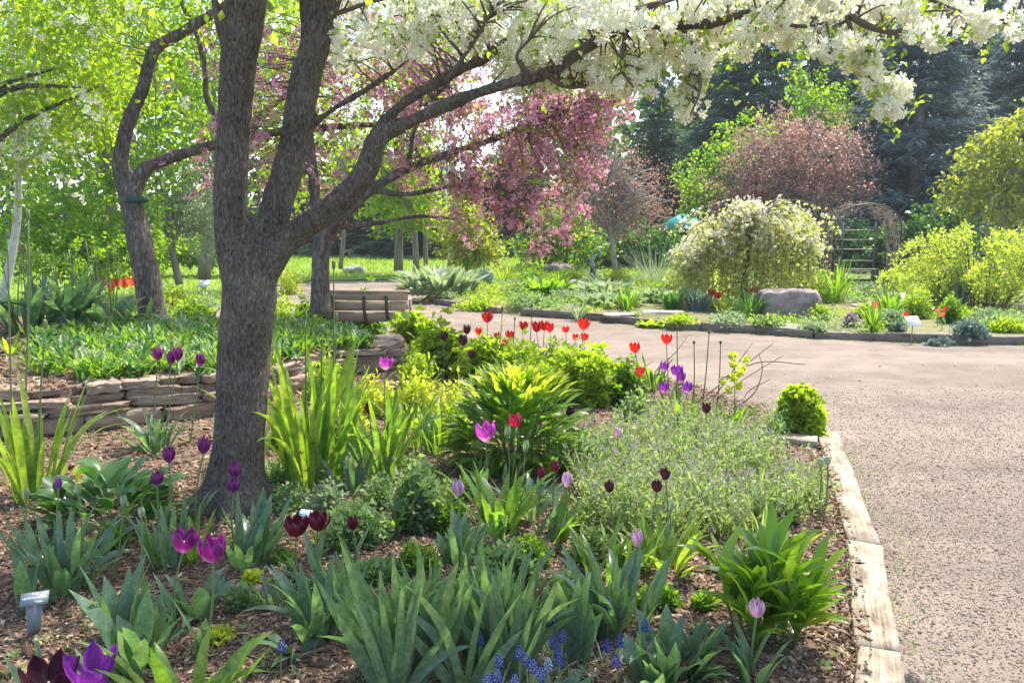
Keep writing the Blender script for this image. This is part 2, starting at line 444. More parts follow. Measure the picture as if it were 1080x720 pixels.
def barkmat(name, cols, scale, zs, bump, dist):
    m, N, L = newmat(name)
    bs = N["Principled BSDF"]
    tc = N.new("ShaderNodeTexCoord"); mp = N.new("ShaderNodeMapping"); mp.inputs["Scale"].default_value = (1, 1, zs)
    L.new(tc.outputs["Object"], mp.inputs[0])
    n1 = N.new("ShaderNodeTexNoise"); n1.inputs["Scale"].default_value = scale; n1.inputs["Detail"].default_value = 7; n1.inputs["Roughness"].default_value = .62; n1.inputs["Distortion"].default_value = .5
    L.new(mp.outputs[0], n1.inputs[0])
    n2 = N.new("ShaderNodeTexNoise"); n2.inputs["Scale"].default_value = scale * 2.2; n2.inputs["Detail"].default_value = 6; n2.inputs["Roughness"].default_value = .7
    L.new(tc.outputs["Object"], n2.inputs[0])
    n3 = N.new("ShaderNodeTexNoise"); n3.inputs["Scale"].default_value = 4.5; n3.inputs["Detail"].default_value = 6; L.new(tc.outputs["Object"], n3.inputs[0])
    mp2 = N.new("ShaderNodeMapping"); mp2.inputs["Scale"].default_value = (1, 1, zs * 2.2); L.new(tc.outputs["Object"], mp2.inputs[0])
    va = N.new("ShaderNodeVectorMath"); va.operation = 'MULTIPLY_ADD'; L.new(n2.outputs["Color"], va.inputs[0]); va.inputs[1].default_value = (.035,) * 3; L.new(mp2.outputs[0], va.inputs[2])
    vo = N.new("ShaderNodeTexVoronoi"); vo.feature = 'F1'; vo.inputs["Scale"].default_value = scale * 1.05; L.new(va.outputs[0], vo.inputs[0])
    sv = N.new("ShaderNodeSeparateXYZ"); L.new(vo.outputs["Color"], sv.inputs[0])
    nv = N.new("ShaderNodeMath"); nv.operation = 'MULTIPLY_ADD'; L.new(sv.outputs[0], nv.inputs[0]); nv.inputs[1].default_value = .18
    nb = N.new("ShaderNodeMath"); nb.operation = 'SUBTRACT'; L.new(n1.outputs[0], nb.inputs[0]); nb.inputs[1].default_value = .09; L.new(nb.outputs[0], nv.inputs[2])
    mr = N.new("ShaderNodeMapRange"); L.new(nv.outputs[0], mr.inputs[0]); mr.inputs[1].default_value = .33; mr.inputs[2].default_value = .67
    mu = N.new("ShaderNodeMath"); mu.operation = 'MULTIPLY_ADD'; L.new(n2.outputs[0], mu.inputs[0]); mu.inputs[1].default_value = .7; L.new(mr.outputs[0], mu.inputs[2])
    ad = N.new("ShaderNodeMath"); ad.operation = 'MULTIPLY_ADD'; L.new(mu.outputs[0], ad.inputs[0]); ad.inputs[1].default_value = .5
    sb = N.new("ShaderNodeMath"); sb.operation = 'MULTIPLY_ADD'; L.new(n3.outputs[0], sb.inputs[0]); sb.inputs[1].default_value = .7; sb.inputs[2].default_value = -.32; L.new(sb.outputs[0], ad.inputs[2])
    r = ramp(N, cols); L.new(ad.outputs[0], r.inputs[0]); L.new(r.outputs[0], bs.inputs["Base Color"])
    bs.inputs["Roughness"].default_value = .9; bs.inputs["Specular IOR Level"].default_value = .15
    bp = N.new("ShaderNodeBump"); bp.inputs["Strength"].default_value = bump; bp.inputs["Distance"].default_value = dist
    L.new(mu.outputs[0], bp.inputs["Height"]); L.new(bp.outputs[0], bs.inputs["Normal"])
    return m
M['bark'] = barkmat('bark', [(.12, (.065, .05, .04)), (.36, (.205, .164, .133)), (.58, (.31, .256, .213)), (.8, (.5, .44, .38))], 105, .26, 1.0, .025)
M['bark_pale'] = barkmat('bark_pale', [(.1, (.06, .048, .04)), (.42, (.14, .112, .094)), (.62, (.21, .172, .148)), (.85, (.36, .31, .27))], 34, .2, .9, .02)
M['bark_aspen'] = rockmat('bark_aspen', [(.28, (.05, .045, .04)), (.36, (.5, .5, .44)), (.7, (.66, .66, .6))], 5, .3, .8, 40, (1, 1, 2.6))
M['bark_far'] = rockmat('bark_far', [(.2, (.12, .1, .09)), (.7, (.3, .27, .24))], 6, .4, .9, 30, (1, 1, .3))
M['twig'] = plain('twig', (.13, .1, .085), .85)
M['twig_pale'] = plain('twig_pale', (.3, .26, .16), .85)
M['twig_red'] = rockmat('twig_red', [(.3, (.22, .17, .145)), (.7, (.42, .36, .31))], 4, .1)
def beammat(name, cols):
    m, N, L = newmat(name)
    bs = N["Principled BSDF"]
    at = N.new("ShaderNodeAttribute"); at.attribute_name = "luv"
    def nz(sc3, det, dist=0.0):
        mp = N.new("ShaderNodeMapping"); mp.inputs["Scale"].default_value = sc3; L.new(at.outputs["Vector"], mp.inputs[0])
        n = N.new("ShaderNodeTexNoise"); n.inputs["Scale"].default_value = 1; n.inputs["Detail"].default_value = det; n.inputs["Roughness"].default_value = .65; n.inputs["Distortion"].default_value = dist
        L.new(mp.outputs[0], n.inputs[0]); return n
    g, st, cr = nz((75, 2.2, 1), 6, .3), nz((9, 4.5, 1), 6), nz((38, .9, 1), 3, .2)
    ad = N.new("ShaderNodeMath"); ad.operation = 'MULTIPLY_ADD'; L.new(g.outputs[0], ad.inputs[0]); ad.inputs[1].default_value = .45
    s2 = N.new("ShaderNodeMath"); s2.operation = 'MULTIPLY_ADD'; L.new(st.outputs[0], s2.inputs[0]); s2.inputs[1].default_value = .8; s2.inputs[2].default_value = -.13; L.new(s2.outputs[0], ad.inputs[2])
    r = ramp(N, cols); L.new(ad.outputs[0], r.inputs[0])
    cm = N.new("ShaderNodeMapRange"); L.new(cr.outputs[0], cm.inputs[0]); cm.inputs[1].default_value = .3; cm.inputs[2].default_value = .36; cm.inputs[3].default_value = .3
    mx = N.new("ShaderNodeMix"); mx.data_type = 'RGBA'; mx.blend_type = 'MULTIPLY'; mx.inputs[0].default_value = 1
    L.new(r.outputs[0], mx.inputs[6]); L.new(cm.outputs[0], mx.inputs[7]); L.new(mx.outputs[2], bs.inputs["Base Color"])
    bs.inputs["Roughness"].default_value = .9; bs.inputs["Specular IOR Level"].default_value = .15
    hm = N.new("ShaderNodeMath"); hm.operation = 'MULTIPLY'; L.new(ad.outputs[0], hm.inputs[0]); L.new(cm.outputs[0], hm.inputs[1])
    bp = N.new("ShaderNodeBump"); bp.inputs["Strength"].default_value = .8; bp.inputs["Distance"].default_value = .012
    L.new(hm.outputs[0], bp.inputs["Height"]); L.new(bp.outputs[0], bs.inputs["Normal"])
    return m
M['timber'] = beammat('timber', [(.3, (.09, .068, .046)), (.44, (.24, .195, .14)), (.56, (.36, .31, .235)), (.75, (.45, .4, .32))])
M['kerb'] = beammat('kerb', [(.28, (.07, .06, .05)), (.45, (.16, .138, .118)), (.75, (.3, .265, .23))])
M['stone'] = rockmat('stone', [(.12, (.14, .1, .075)), (.42, (.32, .24, .18)), (.78, (.46, .375, .3))], 5, .8, .92, 45, (1, 1, 1.6), .02)
per_object(M['stone'], (.72, .66, .62), (1.0, 1.0, 1.0))
M['boulder'] = rockmat('boulder', [(.15, (.09, .068, .066)), (.4, (.22, .17, .16)), (.75, (.4, .34, .315))], 4, .8, .9, 20)
M['pale_rock'] = rockmat('pale_rock', [(.2, (.25, .235, .21)), (.7, (.5, .48, .44))], 6, .5)
M['soil'] = rockmat('soil', [(.15, (.05, .032, .022)), (.45, (.14, .091, .06)), (.8, (.27, .19, .135))], 22, 1, .95, 110, (1, 1, 1), .02)
M['chips'] = chipmat('chips', [(0, (.065, .038, .025)), (.35, (.18, .11, .07)), (.8, (.29, .19, .128)), (.96, (.38, .27, .185)), (1, (.58, .47, .36))])
M['far_soil'] = rockmat('far_soil', [(.2, (.12, .085, .06)), (.45, (.14, .15, .05)), (.8, (.3, .22, .17))], 2.2, .6, .95, 40)
M['bench_wood'] = rockmat('bench_wood', [(.2, (.27, .19, .135)), (.7, (.45, .345, .26))], 3, .3, .7, 40, (1, 6, 6), .005)
M['bench_dark'] = plain('bench_dark', (.09, .065, .05), .7)
M['metal_dark'] = plain('metal_dark', (.035, .035, .035), .5, .5)
M['metal_gray'] = plain('metal_gray', (.24, .25, .26), .5, .5, .3)
M['tag_gray'] = plain('tag_gray', (.2, .215, .23), .45, .5)
M['tag_white'] = plain('tag_white', (.78, .8, .8), .4, .4)
M['tag_blue'] = plain('tag_blue', (.6, .78, .82), .4, .4)
M['text_white'] = plain('text_white', (.85, .86, .86), .5)
M['text_gray'] = plain('text_gray', (.35, .42, .5), .5)
M['teal'] = plain('teal', (.02, .3, .27), .5)
M['tape'] = rockmat('tape', [(.3, (.02, .05, .035)), (.6, (.03, .1, .07))], 20, .4, .5)
M['box_wood'] = plain('box_wood', (.2, .13, .09), .7)

def gravelmat():
    m, N, L = newmat('gravel')
    bs = N["Principled BSDF"]
    geo = N.new("ShaderNodeNewGeometry")
    v = N.new("ShaderNodeTexVoronoi"); v.inputs["Scale"].default_value = 150; L.new(geo.outputs["Position"], v.inputs[0])
    n1 = N.new("ShaderNodeTexNoise"); n1.inputs["Scale"].default_value = 2.2; n1.inputs["Detail"].default_value = 8; n1.inputs["Roughness"].default_value = .65; L.new(geo.outputs["Position"], n1.inputs[0])
    n2 = N.new("ShaderNodeTexNoise"); n2.inputs["Scale"].default_value = 22; n2.inputs["Detail"].default_value = 8; n2.inputs["Roughness"].default_value = .8; L.new(geo.outputs["Position"], n2.inputs[0])
    sp = N.new("ShaderNodeSeparateXYZ"); L.new(v.outputs["Color"], sp.inputs[0])
    a1 = N.new("ShaderNodeMath"); a1.operation = 'MULTIPLY_ADD'; L.new(sp.outputs[0], a1.inputs[0]); a1.inputs[1].default_value = .28
    a0 = N.new("ShaderNodeMath"); a0.operation = 'MULTIPLY'; L.new(n2.outputs[0], a0.inputs[0]); a0.inputs[1].default_value = .75
    L.new(a0.outputs[0], a1.inputs[2])
    r = ramp(N, [(.12, (.13, .102, .08)), (.42, (.215, .17, .137)), (.62, (.252, .203, .165)), (.9, (.32, .27, .23))]); L.new(a1.outputs[0], r.inputs[0])
    mr = N.new("ShaderNodeMapRange"); L.new(n1.outputs[0], mr.inputs[0]); mr.inputs[1].default_value = .3; mr.inputs[2].default_value = .7; mr.inputs[3].default_value = .74; mr.inputs[4].default_value = 1.12
    n4 = N.new("ShaderNodeTexNoise"); n4.inputs["Scale"].default_value = .55; n4.inputs["Detail"].default_value = 4
    mp4 = N.new("ShaderNodeMapping"); mp4.inputs["Scale"].default_value = (.5, 1.6, 1); L.new(geo.outputs["Position"], mp4.inputs[0]); L.new(mp4.outputs[0], n4.inputs[0])
    m4 = N.new("ShaderNodeMapRange"); L.new(n4.outputs[0], m4.inputs[0]); m4.inputs[1].default_value = .35; m4.inputs[2].default_value = .65; m4.inputs[3].default_value = .82; m4.inputs[4].default_value = 1.14
    mm4 = N.new("ShaderNodeMath"); mm4.operation = 'MULTIPLY'; L.new(mr.outputs[0], mm4.inputs[0]); L.new(m4.outputs[0], mm4.inputs[1])
    mx = N.new("ShaderNodeMix"); mx.data_type = 'RGBA'; mx.blend_type = 'MULTIPLY'; mx.inputs[0].default_value = 1
    L.new(r.outputs[0], mx.inputs[6]); L.new(mm4.outputs[0], mx.inputs[7]); L.new(mx.outputs[2], bs.inputs["Base Color"])
    bs.inputs["Roughness"].default_value = .95; bs.inputs["Specular IOR Level"].default_value = .1
    bp = N.new("ShaderNodeBump"); bp.inputs["Strength"].default_value = .6; bp.inputs["Distance"].default_value = .01
    L.new(a1.outputs[0], bp.inputs["Height"]); L.new(bp.outputs[0], bs.inputs["Normal"])
    return m
M['gravel'] = gravelmat()
M['pebble'] = chipmat('pebble', [(0, (.1, .08, .064)), (.3, (.205, .163, .132)), (.85, (.27, .22, .18)), (1, (.4, .35, .3))])
M['lawn'] = rockmat('lawn', [(.2, (.1, .17, .025)), (.7, (.2, .27, .045))], 1.2, .5, .95, 30)
M['ground'] = rockmat('ground', [(.2, (.05, .07, .02)), (.7, (.1, .11, .04))], .5, .5, .95, 8)

# ------------------------------------------------------------------ the setting
M['flagstone'] = rockmat('flagstone', [(.2, (.16, .145, .125)), (.7, (.36, .335, .295))], 6, .6)
M['metal_rust'] = plain('metal_rust', (.13, .11, .1), .6, .4)
def gridmesh(name, poly, step, zf, mat, skirt=-.1, kind='structure'):
    A = np.array(poly); x0, y0 = A.min(0); x1, y1 = A.max(0)
    nx, ny = int((x1 - x0) / step) + 2, int((y1 - y0) / step) + 2
    X, Y = np.meshgrid(x0 + np.arange(nx) * step, y0 + np.arange(ny) * step)
    cx, cy = X[:-1, :-1] + step / 2, Y[:-1, :-1] + step / 2
    keep = in_poly(cx, cy, poly)
    idx = np.arange(nx * ny).reshape(ny, nx)
    q = np.stack([idx[:-1, :-1], idx[:-1, 1:], idx[1:, 1:], idx[1:, :-1]], -1)[keep]
    cnt = np.bincount(q.ravel(), minlength=nx * ny)
    used = np.where(cnt > 0)[0]
    new = np.full(nx * ny, -1); new[used] = np.arange(len(used))
    xs, ys = X.ravel()[used], Y.ravel()[used]
    Z = np.array([skirt if cnt[u] < 4 else zf(x, y) for u, x, y in zip(used, xs, ys)])
    mb = MB(); mb.add(np.c_[xs, ys, Z], new[q])
    return tag(mb.build(name, mat, smooth=True), kind=kind)
def sheet(name, pts, z, mat):
    mb = MB(); mb.add([(p[0], p[1], z) for p in pts], [list(range(len(pts)))])
    return tag(mb.build(name, mat), kind='structure')
sheet('ground', [(-110, -30), (110, -30), (110, 160), (-110, 160)], -.13, M['ground'])
sheet('gravel_path', [(-14, -1), (16, -1), (16, 15), (6, 27), (-14, 27)], PZ, M['gravel'])
LAWN1 = [(-45, 12.5), (-5.0, 12.5), (-6.3, 18), (-6.6, 21.5), (-6.0, 24.2), (-1.6, 24.8), (4, 26.0), (4, 70), (-45, 70)]
sheet('lawn', LAWN1, -.02, M['lawn'])
edge_in = [P(905, 775), P(905, 720), P(893, 578), P(874, 500)]
NB = [tuple(p[:2]) for p in edge_in] + [tuple(p[:2]) for p in edge[4:]] + NEAR[len(edge):]
def nearz(x, y): return .012 * _n(x, y, 3) + .008 * _n(x, y, 11)
gridmesh('garden_bed', NB, .06, nearz, M['soil'])
gridmesh('raised_bed', TERR, .1, gz, M['soil'], skirt=0.0)
gridmesh('far_garden_bed', FARBED, .3, gz, M['far_soil'])

def chips(name, poly, xr, yr, n, size, mat, zf, flat=.35, drop=0.0, kind='stuff', label=None, dens=None, asp=(.2, .55), thk=(.06, .16)):
    x = rng.uniform(*xr, n * 3); y = rng.uniform(*yr, n * 3)
    k = in_poly(x, y, poly)
    # only where the photograph could see them
    k &= (np.abs(x) < .70 * y + .5)
    if dens is not None: k &= rng.random(len(x)) < dens(x, y)
    x, y = x[k][:n], y[k][:n]
    N = len(x)
    z = np.array([zf(a, b) for a, b in zip(x, y)]) + rng.uniform(0, size * .5, N) - drop
    c = np.c_[x, y, z]
    s = size * rng.lognormal(0, .42, N)
    up = unit(np.c_[rng.normal(0, flat, (N, 2)), np.ones(N)])
    d = runit(N); d = unit(d - up * np.sum(d * up, 1, keepdims=True)); sd_ = np.cross(d, up)
    L, Wd, Hh = s, s * rng.uniform(*asp, N), s * rng.uniform(*thk, N)
    t = np.array([[-1, -1, -1], [1, -1, -1], [1, 1, -1], [-1, 1, -1], [-1, -1, 1], [1, -1, 1], [1, 1, 1], [-1, 1, 1]]) * .5
    jit = 1 + rng.normal(0, .18, (N, 8, 3))
    V = c[:, None] + (t[None] * jit)[..., 0:1] * (L[:, None, None] * d[:, None]) + (t[None] * jit)[..., 1:2] * (Wd[:, None, None] * sd_[:, None]) + (t[None] * jit)[..., 2:3] * (Hh[:, None, None] * up[:, None])
    f = np.array([[4, 5, 6, 7], [0, 1, 5, 4], [1, 2, 6, 5], [2, 3, 7, 6], [3, 0, 4, 7]])
    mb = MB(); mb.add(V.reshape(-1, 3), (np.arange(N)[:, None, None] * 8 + f[None]).reshape(-1, 4))
    o = mb.build(name, mat); return tag(o, label, None, None, kind)
chips('bark_mulch', NB, (-3.2, 2.2), (2.3, 5.2), 60000, .0165, M['chips'], nearz, .4)
chips('bark_mulch', NB, (-5, 2.6), (5.2, 9.5), 22000, .024, M['chips'], nearz, .4)
chips('bark_mulch', TERR, (-7, -1.5), (6, 10.5), 9000, .03, M['chips'], gz, .4)
PATHNEAR = [tuple(p[:2]) for p in edge[:6]] + [(2, 12), (9, 12), (9, 1.5)]
chips('gravel', PATHNEAR, (.8, 6.5), (2.3, 8.5), 80000, .0046, M['pebble'], lambda x, y: PZ, .3, dens=lambda x, y: np.clip((8.5 - y) / 4, 0, 1), asp=(.5, 1), thk=(.3, .7))
chips('gravel', PATHNEAR, (.8, 7), (2.5, 9.5), 500, .013, M['chips'], lambda x, y: PZ, .3)

def rock(mb, c, size, A, seed, n=5, rough=.12, pw=5.0, m=0, fs=1.6, jag=0):
    g = np.linspace(-1, 1, n + 1)
    Vs, Fs_, k = [], [], 0
    key = {}
    def vid(p):
        kk = tuple(np.round(p, 5))
        if kk not in key:
            key[kk] = len(Vs); Vs.append(p)
        return key[kk]
    for ax in range(3):
        for sg in (-1, 1):
            for i in range(n):
                for j in range(n):
                    q = []
                    for (u, v) in ((g[i], g[j]), (g[i + 1], g[j]), (g[i + 1], g[j + 1]), (g[i], g[j + 1])):
                        p = [0, 0, 0]; p[ax] = sg; p[(ax + 1) % 3] = u; p[(ax + 2) % 3] = v
                        q.append(vid(np.array(p, float)))
                    Fs_.append(q if sg > 0 else q[::-1])
    V = np.array(Vs)
    V = V / (np.sum(np.abs(V) ** pw, 1) ** (1 / pw))[:, None]
    h = np.array(size) / 2
    out = []
    for p in V:
        w = Vector(p * fs) + Vector((seed * 3.1, seed * 1.7, seed))
        f = 1 + rough * noise.noise(w) * 2 + rough * .6 * noise.noise(w * 3.1)
        out.append((p * f + (rng.normal(0, jag, 3) if jag else 0)) * h)
    mb.add(np.asarray(c) + np.array(out) @ A, Fs_, None, m)

# ---- dry-stone wall
wp = [w.copy() for w in WALL[1:]] + [np.array([-1.42, 9.75, 0])]
wp = spline(wp, 160)
S = np.r_[0, np.cumsum(np.linalg.norm(np.diff(wp[:, :2], axis=0), axis=1))]
wall = thing('stone_wall', 'low dry-stacked sandstone retaining wall curving behind the big trunk', 'wall', (wp[60][0], wp[60][1], 0))
k = 0
s_end = S[-1]
for cs in range(6):
    s = .05 + rnd.random() * .3
    while s < s_end - .1:
        L = rnd.uniform(.22, .62) if cs < 4 else rnd.uniform(.35, .75)
        if cs == 0: L *= 1.15
        sm = min(s + L / 2, s_end)
        p = np.array([np.interp(sm, S, wp[:, i]) for i in range(2)]); q = np.array([np.interp(min(sm + .05, s_end), S, wp[:, i]) for i in range(2)]); q0 = np.array([np.interp(sm - .05, S, wp[:, i]) for i in range(2)])
        az = math.atan2(q[1] - q0[1], q[0] - q0[0])
        hh = gz(p[0] + -math.sin(az) * .35, p[1] + math.cos(az) * .35)
        z0 = .0 if cs == 0 else .135 + (cs - 1) * .074
        if z0 + .05 < hh + .02 and k < 99:
            th = rnd.uniform(.058, .086) if cs else rnd.uniform(.12, .15)
            off = .1 + cs * .018 + rnd.uniform(-.06, .06)
            A = axes(az + rnd.uniform(-.07, .07)); 
            tl = rnd.uniform(-.06, .06)
            A = np.array([A[0] * math.cos(tl) + A[2] * math.sin(tl), A[1], A[2] * math.cos(tl) - A[0] * math.sin(tl)])
            mb = MB()
            rock(mb, [p[0] - math.sin(az) * off, p[1] + math.cos(az) * off, z0 + th * .5], (L * 1.02, rnd.uniform(.26, .36), th), A, k + 1, 6, .08, 16, fs=2.6, jag=.045)
            mb.build('stone', M['stone'], wall)
            k += 1
        s += L * rnd.uniform(1.0, 1.07)

# ---- timber border of the near bed
def plank(name, label, a, b, w, z0, z1, mat, group, cat, jit=.01, parts=None, seed=1):
    a = np.array(a, float); b = np.array(b, float)
    d = b - a; L = np.linalg.norm(d[:2]); az = math.atan2(d[1], d[0])
    A = axes(az)
    c = (a + b) / 2; c[2] = (z0 + z1) / 2
    mb = MB()
    n = 14
    # a sawn beam: cross-section swept along its length with worn, uneven edges
    xs = np.linspace(-L / 2, L / 2, n)
    prof = np.array([[-.5, -.5], [-.5, .42], [-.47, .5], [.47, .5], [.5, .42], [.5, -.5]])
    V, UVp = [], []
    for i, x in enumerate(xs):
        for j, (u, v) in enumerate(prof):
            nz = noise.noise(Vector((x * 4, u * 3 + seed * 7, v * 2)))
            UVp.append((u * w + (v - .5) * (z1 - z0) * (1 if u > 0 else -1) + seed * 3.7, x + seed * 5.1))
            V.append(c + A[0] * (x + .4 * jit * nz) + A[1] * (u * w + jit * nz) + A[2] * (v * (z1 - z0) + (jit * .6 * nz if v > 0 else 0)))
    fs = [[i * 6 + j, (i + 1) * 6 + j, (i + 1) * 6 + (j + 1) % 6, i * 6 + (j + 1) % 6] for i in range(n - 1) for j in range(6)]
    mb.add(V, fs, UVp)
    mb.Fs.append((np.array([[0, 1, 2, 3, 4, 5]]) + mb.n - len(V), 0)); mb.Fs.append((np.array([[5, 4, 3, 2, 1, 0]]) + mb.n - 6, 0))
    loc = c.copy(); loc[2] = z0
    return tag(mb.build(name, mat, origin=loc), label, cat, group)
mid = lambda p, q: (p + q) / 2
tA = mid(P(906, 775), P(953, 775)); tB = mid(P(906, 692), P(946, 690)); tC = mid(P(895, 578), P(928, 577)); tD = mid(P(873, 484), P(893, 482)); tE = mid(P(866, 459), P(880, 458))
g = 'weathered timbers edging the near bed'
for a, b, lb, w, sd_ in ((tA, tB, 'short end of pale timber at the very front of the near bed', .155, 1), (tB + (tC - tB) * .012, tC, 'long pale weathered edging timber beside the glossy clump and the gravel', .155, 2),
                      (tC + (tE - tC) * .008, tE, 'pale cracked edging timber angling back to the round shrub', .15, 3)):
    plank('edging_timber', lb, a, b, w, -.09, .028, M['timber'], g, 'timber', .012, None, sd_)
plank('edging_timber', 'short pale timber lying crosswise in front of the round green shrub', P(806, 464), P(862, 469), .16, -.06, .05, M['timber'], g, 'timber', .012, None, 5)
# bark chips that have spilled over the inner half of the timbers
SPILL = [tuple(p[:2]) for p in (P(880, 775), P(928, 775), P(921, 700), P(908, 600), P(893, 540), P(878, 484), P(872, 470), P(850, 500), P(868, 600))]
chips('bark_mulch', SPILL, (.5, 2.6), (2.3, 6.2), 3200, .016, M['chips'], lambda x, y: .03, .4)
# ---- far kerb timbers
names = ['at the right edge of the view', 'below the yellow shrub, reaching the right side', 'in front of the white plant sign', 'between the white sign and the stepping stones', 'by the stepping stones below the boulder',
         'below the clump of blue-green fine leaves', 'in front of the bare mulch patch', 'in front of the dark iris tufts', 'ending at the gap by the red tulips']
for i in range(len(KERB) - 1):
    a, b = KERB[i], KERB[i + 1]
    sh = np.array([0.0, .06, 0])
    plank('kerb_timber', 'narrow dark-faced edging timber across the path, ' + names[i], a + sh + (b - a) * .006, b + sh - (b - a) * .006, .13, -.1, .055 + .012 * (i % 3), M['kerb'], 'timbers edging the far bed', 'timber', .014, None, i)
for i, lb in enumerate(('short edging timber left of the gap, behind the leafy bushes', 'end of the far edging by the right end of the bench')):
    a, b = KERB2[i], KERB2[i + 1]
    plank('kerb_timber', lb, a + (b - a) * .01, b, .14, -.1, .06, M['kerb'], 'timbers edging the far bed', 'timber', .014, None, 20 + i)

# ---- bench seen from behind
BX1, BX0, BY, BZ = -1.42, -2.66, 11.0, PZ
bench = thing('park_bench', 'brown slatted park bench seen from behind beyond the leafy bushes', 'bench', ((BX0 + BX1) / 2, BY, BZ))
bz = [.74, .59, .44]
Aax = axes(R(-3), 0)
bc = np.array([(BX0 + BX1) / 2, BY, BZ])
Lb = BX1 - BX0
def bb(x, y, z): return bc + Aax[0] * x + Aax[1] * y + Aax[2] * z
br = MB()
for i, z in enumerate(bz):
    box(br, bb(0, -.02 + .03 * (i), z - .03), (Lb, .035, .137), Aax)
br.build('backrest', M['bench_wood'], bench)
mb = MB(); box(mb, bb(0, -.02, .758), (Lb + .04, .07, .03), Aax); mb.build('top_rail', M['bench_wood'], bench)
for x in (-.42, .02, .33):
    mb = MB(); tube(mb, [bb(x, -.065, .70), bb(x, -.05, .5), bb(x + .01, 0.0, .34)], .022, 4); mb.build('back_support', M['bench_dark'], bench)
mb = MB()
for k2 in range(4): box(mb, bb(0, .1 + k2 * .12, .43), (Lb, .1, .035), Aax)
mb.build('seat', M['bench_wood'], bench)
for x in (-.55, .55):
    for y in (.03, .46):
        mb = MB(); box(mb, bb(x, y, .205), (.07, .07, .41), Aax); mb.build('leg', M['bench_dark'], bench)
    mb = MB(); box(mb, bb(x, .27, .62), (.07, .46, .035), Aax); box(mb, bb(x, .46, .525), (.06, .06, .16), Aax); mb.build('armrest', M['bench_wood'], bench)

# ---- rose arch with a bare vine
ad_ = 19.4
a0 = G(914, 304); ad_ = a0[1]
xl, xr = W(877, 300, ad_)[0], W(947, 300, ad_)[0]; zb = a0[2]; cx_ = (xl + xr) / 2; rw = (xr - xl) / 2; zs = W(0, 243, ad_)[2]; zt = W(0, 215, ad_)[2]
arch = thing('garden_arch', 'dark iron garden arch with curved top and cross rungs between the shrubs', 'arch', (cx_, ad_, zb))
def archline(y, rad, nm, sc_=1.0):
    pts = [(cx_ - rw * sc_, y, zb)] + [(cx_ - rw * sc_ * math.cos(t), y, zs + (zt - zs) * math.sin(t) ** .8) for t in np.linspace(0, math.pi, 15)] + [(cx_ + rw * sc_, y, zb)]
    m_ = MB(); tube(m_, pts, rad, 6); return m_.build(nm, M['metal_dark'], arch)
archline(ad_, .018, 'front_hoop'); archline(ad_ + .75, .018, 'rear_hoop')
for sgn in (-1, 1):
    m_ = MB()
    for y in (.0, .25, .5, .75): tube(m_, [(cx_ + sgn * rw, ad_ + y, zb), (cx_ + sgn * rw, ad_ + y, zs)], .012, 4)
    for z in np.linspace(zb + .15, zs, 8): tube(m_, [(cx_ + sgn * rw, ad_, z), (cx_ + sgn * rw, ad_ + .75, z)], .012, 4)
    m_.build('side_lattice', M['metal_dark'], arch)
m_ = MB()
for t in np.linspace(.12, math.pi - .12, 11):
    x, z = cx_ - rw * math.cos(t), zs + (zt - zs) * math.sin(t) ** .8
    tube(m_, [(x, ad_, z), (x, ad_ + .75, z)], .012, 4)
m_.build('roof_lattice', M['metal_dark'], arch)
m_ = MB()
for px in (887, 921, 936):
    x = W(px, 280, ad_ + .75)[0]; tube(m_, [(x, ad_ + .75, zb), (x, ad_ + .75, zs + .2)], .02, 5)
for py in (243, 253, 263, 275, 286): 
    z = W(0, py, ad_ + .75)[2]; tube(m_, [(W(884, 0, ad_ + .75)[0], ad_ + .75, z), (W(938, 0, ad_ + .75)[0], ad_ + .75, z)], .014, 4)
m_.build('back_rungs', M['metal_rust'], arch)
m_ = MB()
for y in (.35, .5, .65): box(m_, (cx_, ad_ + y, zb + .42), (1.05, .1, .03))
for x in (-.45, .45): box(m_, (cx_ + x, ad_ + .5, zb + .2), (.05, .3, .4))
box(m_, (cx_, ad_ + .68, zb + .15), (1.0, .03, .06))
m_.build('seat', M['metal_rust'], arch)
vine = thing('climbing_vine', 'tangled bare brown climbing vine growing over the iron arch', 'vine', (cx_ - rw - .1, ad_ + .3, zb))
m_ = MB()
for i in range(40):
    sgn = -1 if rnd.random() < .5 else 1
    x0 = cx_ + sgn * (rw + rnd.uniform(-.05, .1)); y0 = ad_ + rnd.uniform(0, .8)
    pts = []
    tt = 0 if sgn < 0 else math.pi
    h1 = rnd.uniform(.3, 1.3)
    pts.append((x0, y0, zb + (0 if i < 24 else rnd.uniform(0, 1))))
    pts.append((x0 + rnd.uniform(-.12, .12), y0 + rnd.uniform(-.1, .1), zb + h1))
    for j in range(4):
        tt += (1 if sgn < 0 else -1) * rnd.uniform(.1, .6)
        rr = rnd.uniform(.85, 1.14)
        pts.append((cx_ - rw * rr * math.cos(tt) + rnd.uniform(-.1, .1), ad_ + rnd.uniform(-.1, .85), zs + (zt - zs + .04) * rr * abs(math.sin(tt)) ** .8 - rnd.random() ** 3 * .5))
    tube(m_, pts, np.linspace(rnd.uniform(.005, .009), .003, len(pts)), 4, 18)
m_.build('stems', M['twig_red'], vine)
m_ = MB(); N_ = 420
t = rng.uniform(0, math.pi, N_); side = rng.random(N_) < .62
x = np.where(side, cx_ + np.sign(rng.random(N_) - .45) * rw * rng.uniform(.75, 1.15, N_), cx_ - rw * np.cos(t)); z = np.where(side, zb + rng.uniform(.2, 1.5, N_), zs + (zt - zs) * np.sin(t) + rng.normal(0, .05, N_))
scatter(m_, np.c_[x, ad_ + rng.uniform(-.1, .85, N_), z], runit(N_), runit(N_), .06)
m_.build('leaves', M['bronze_leaf'], vine)

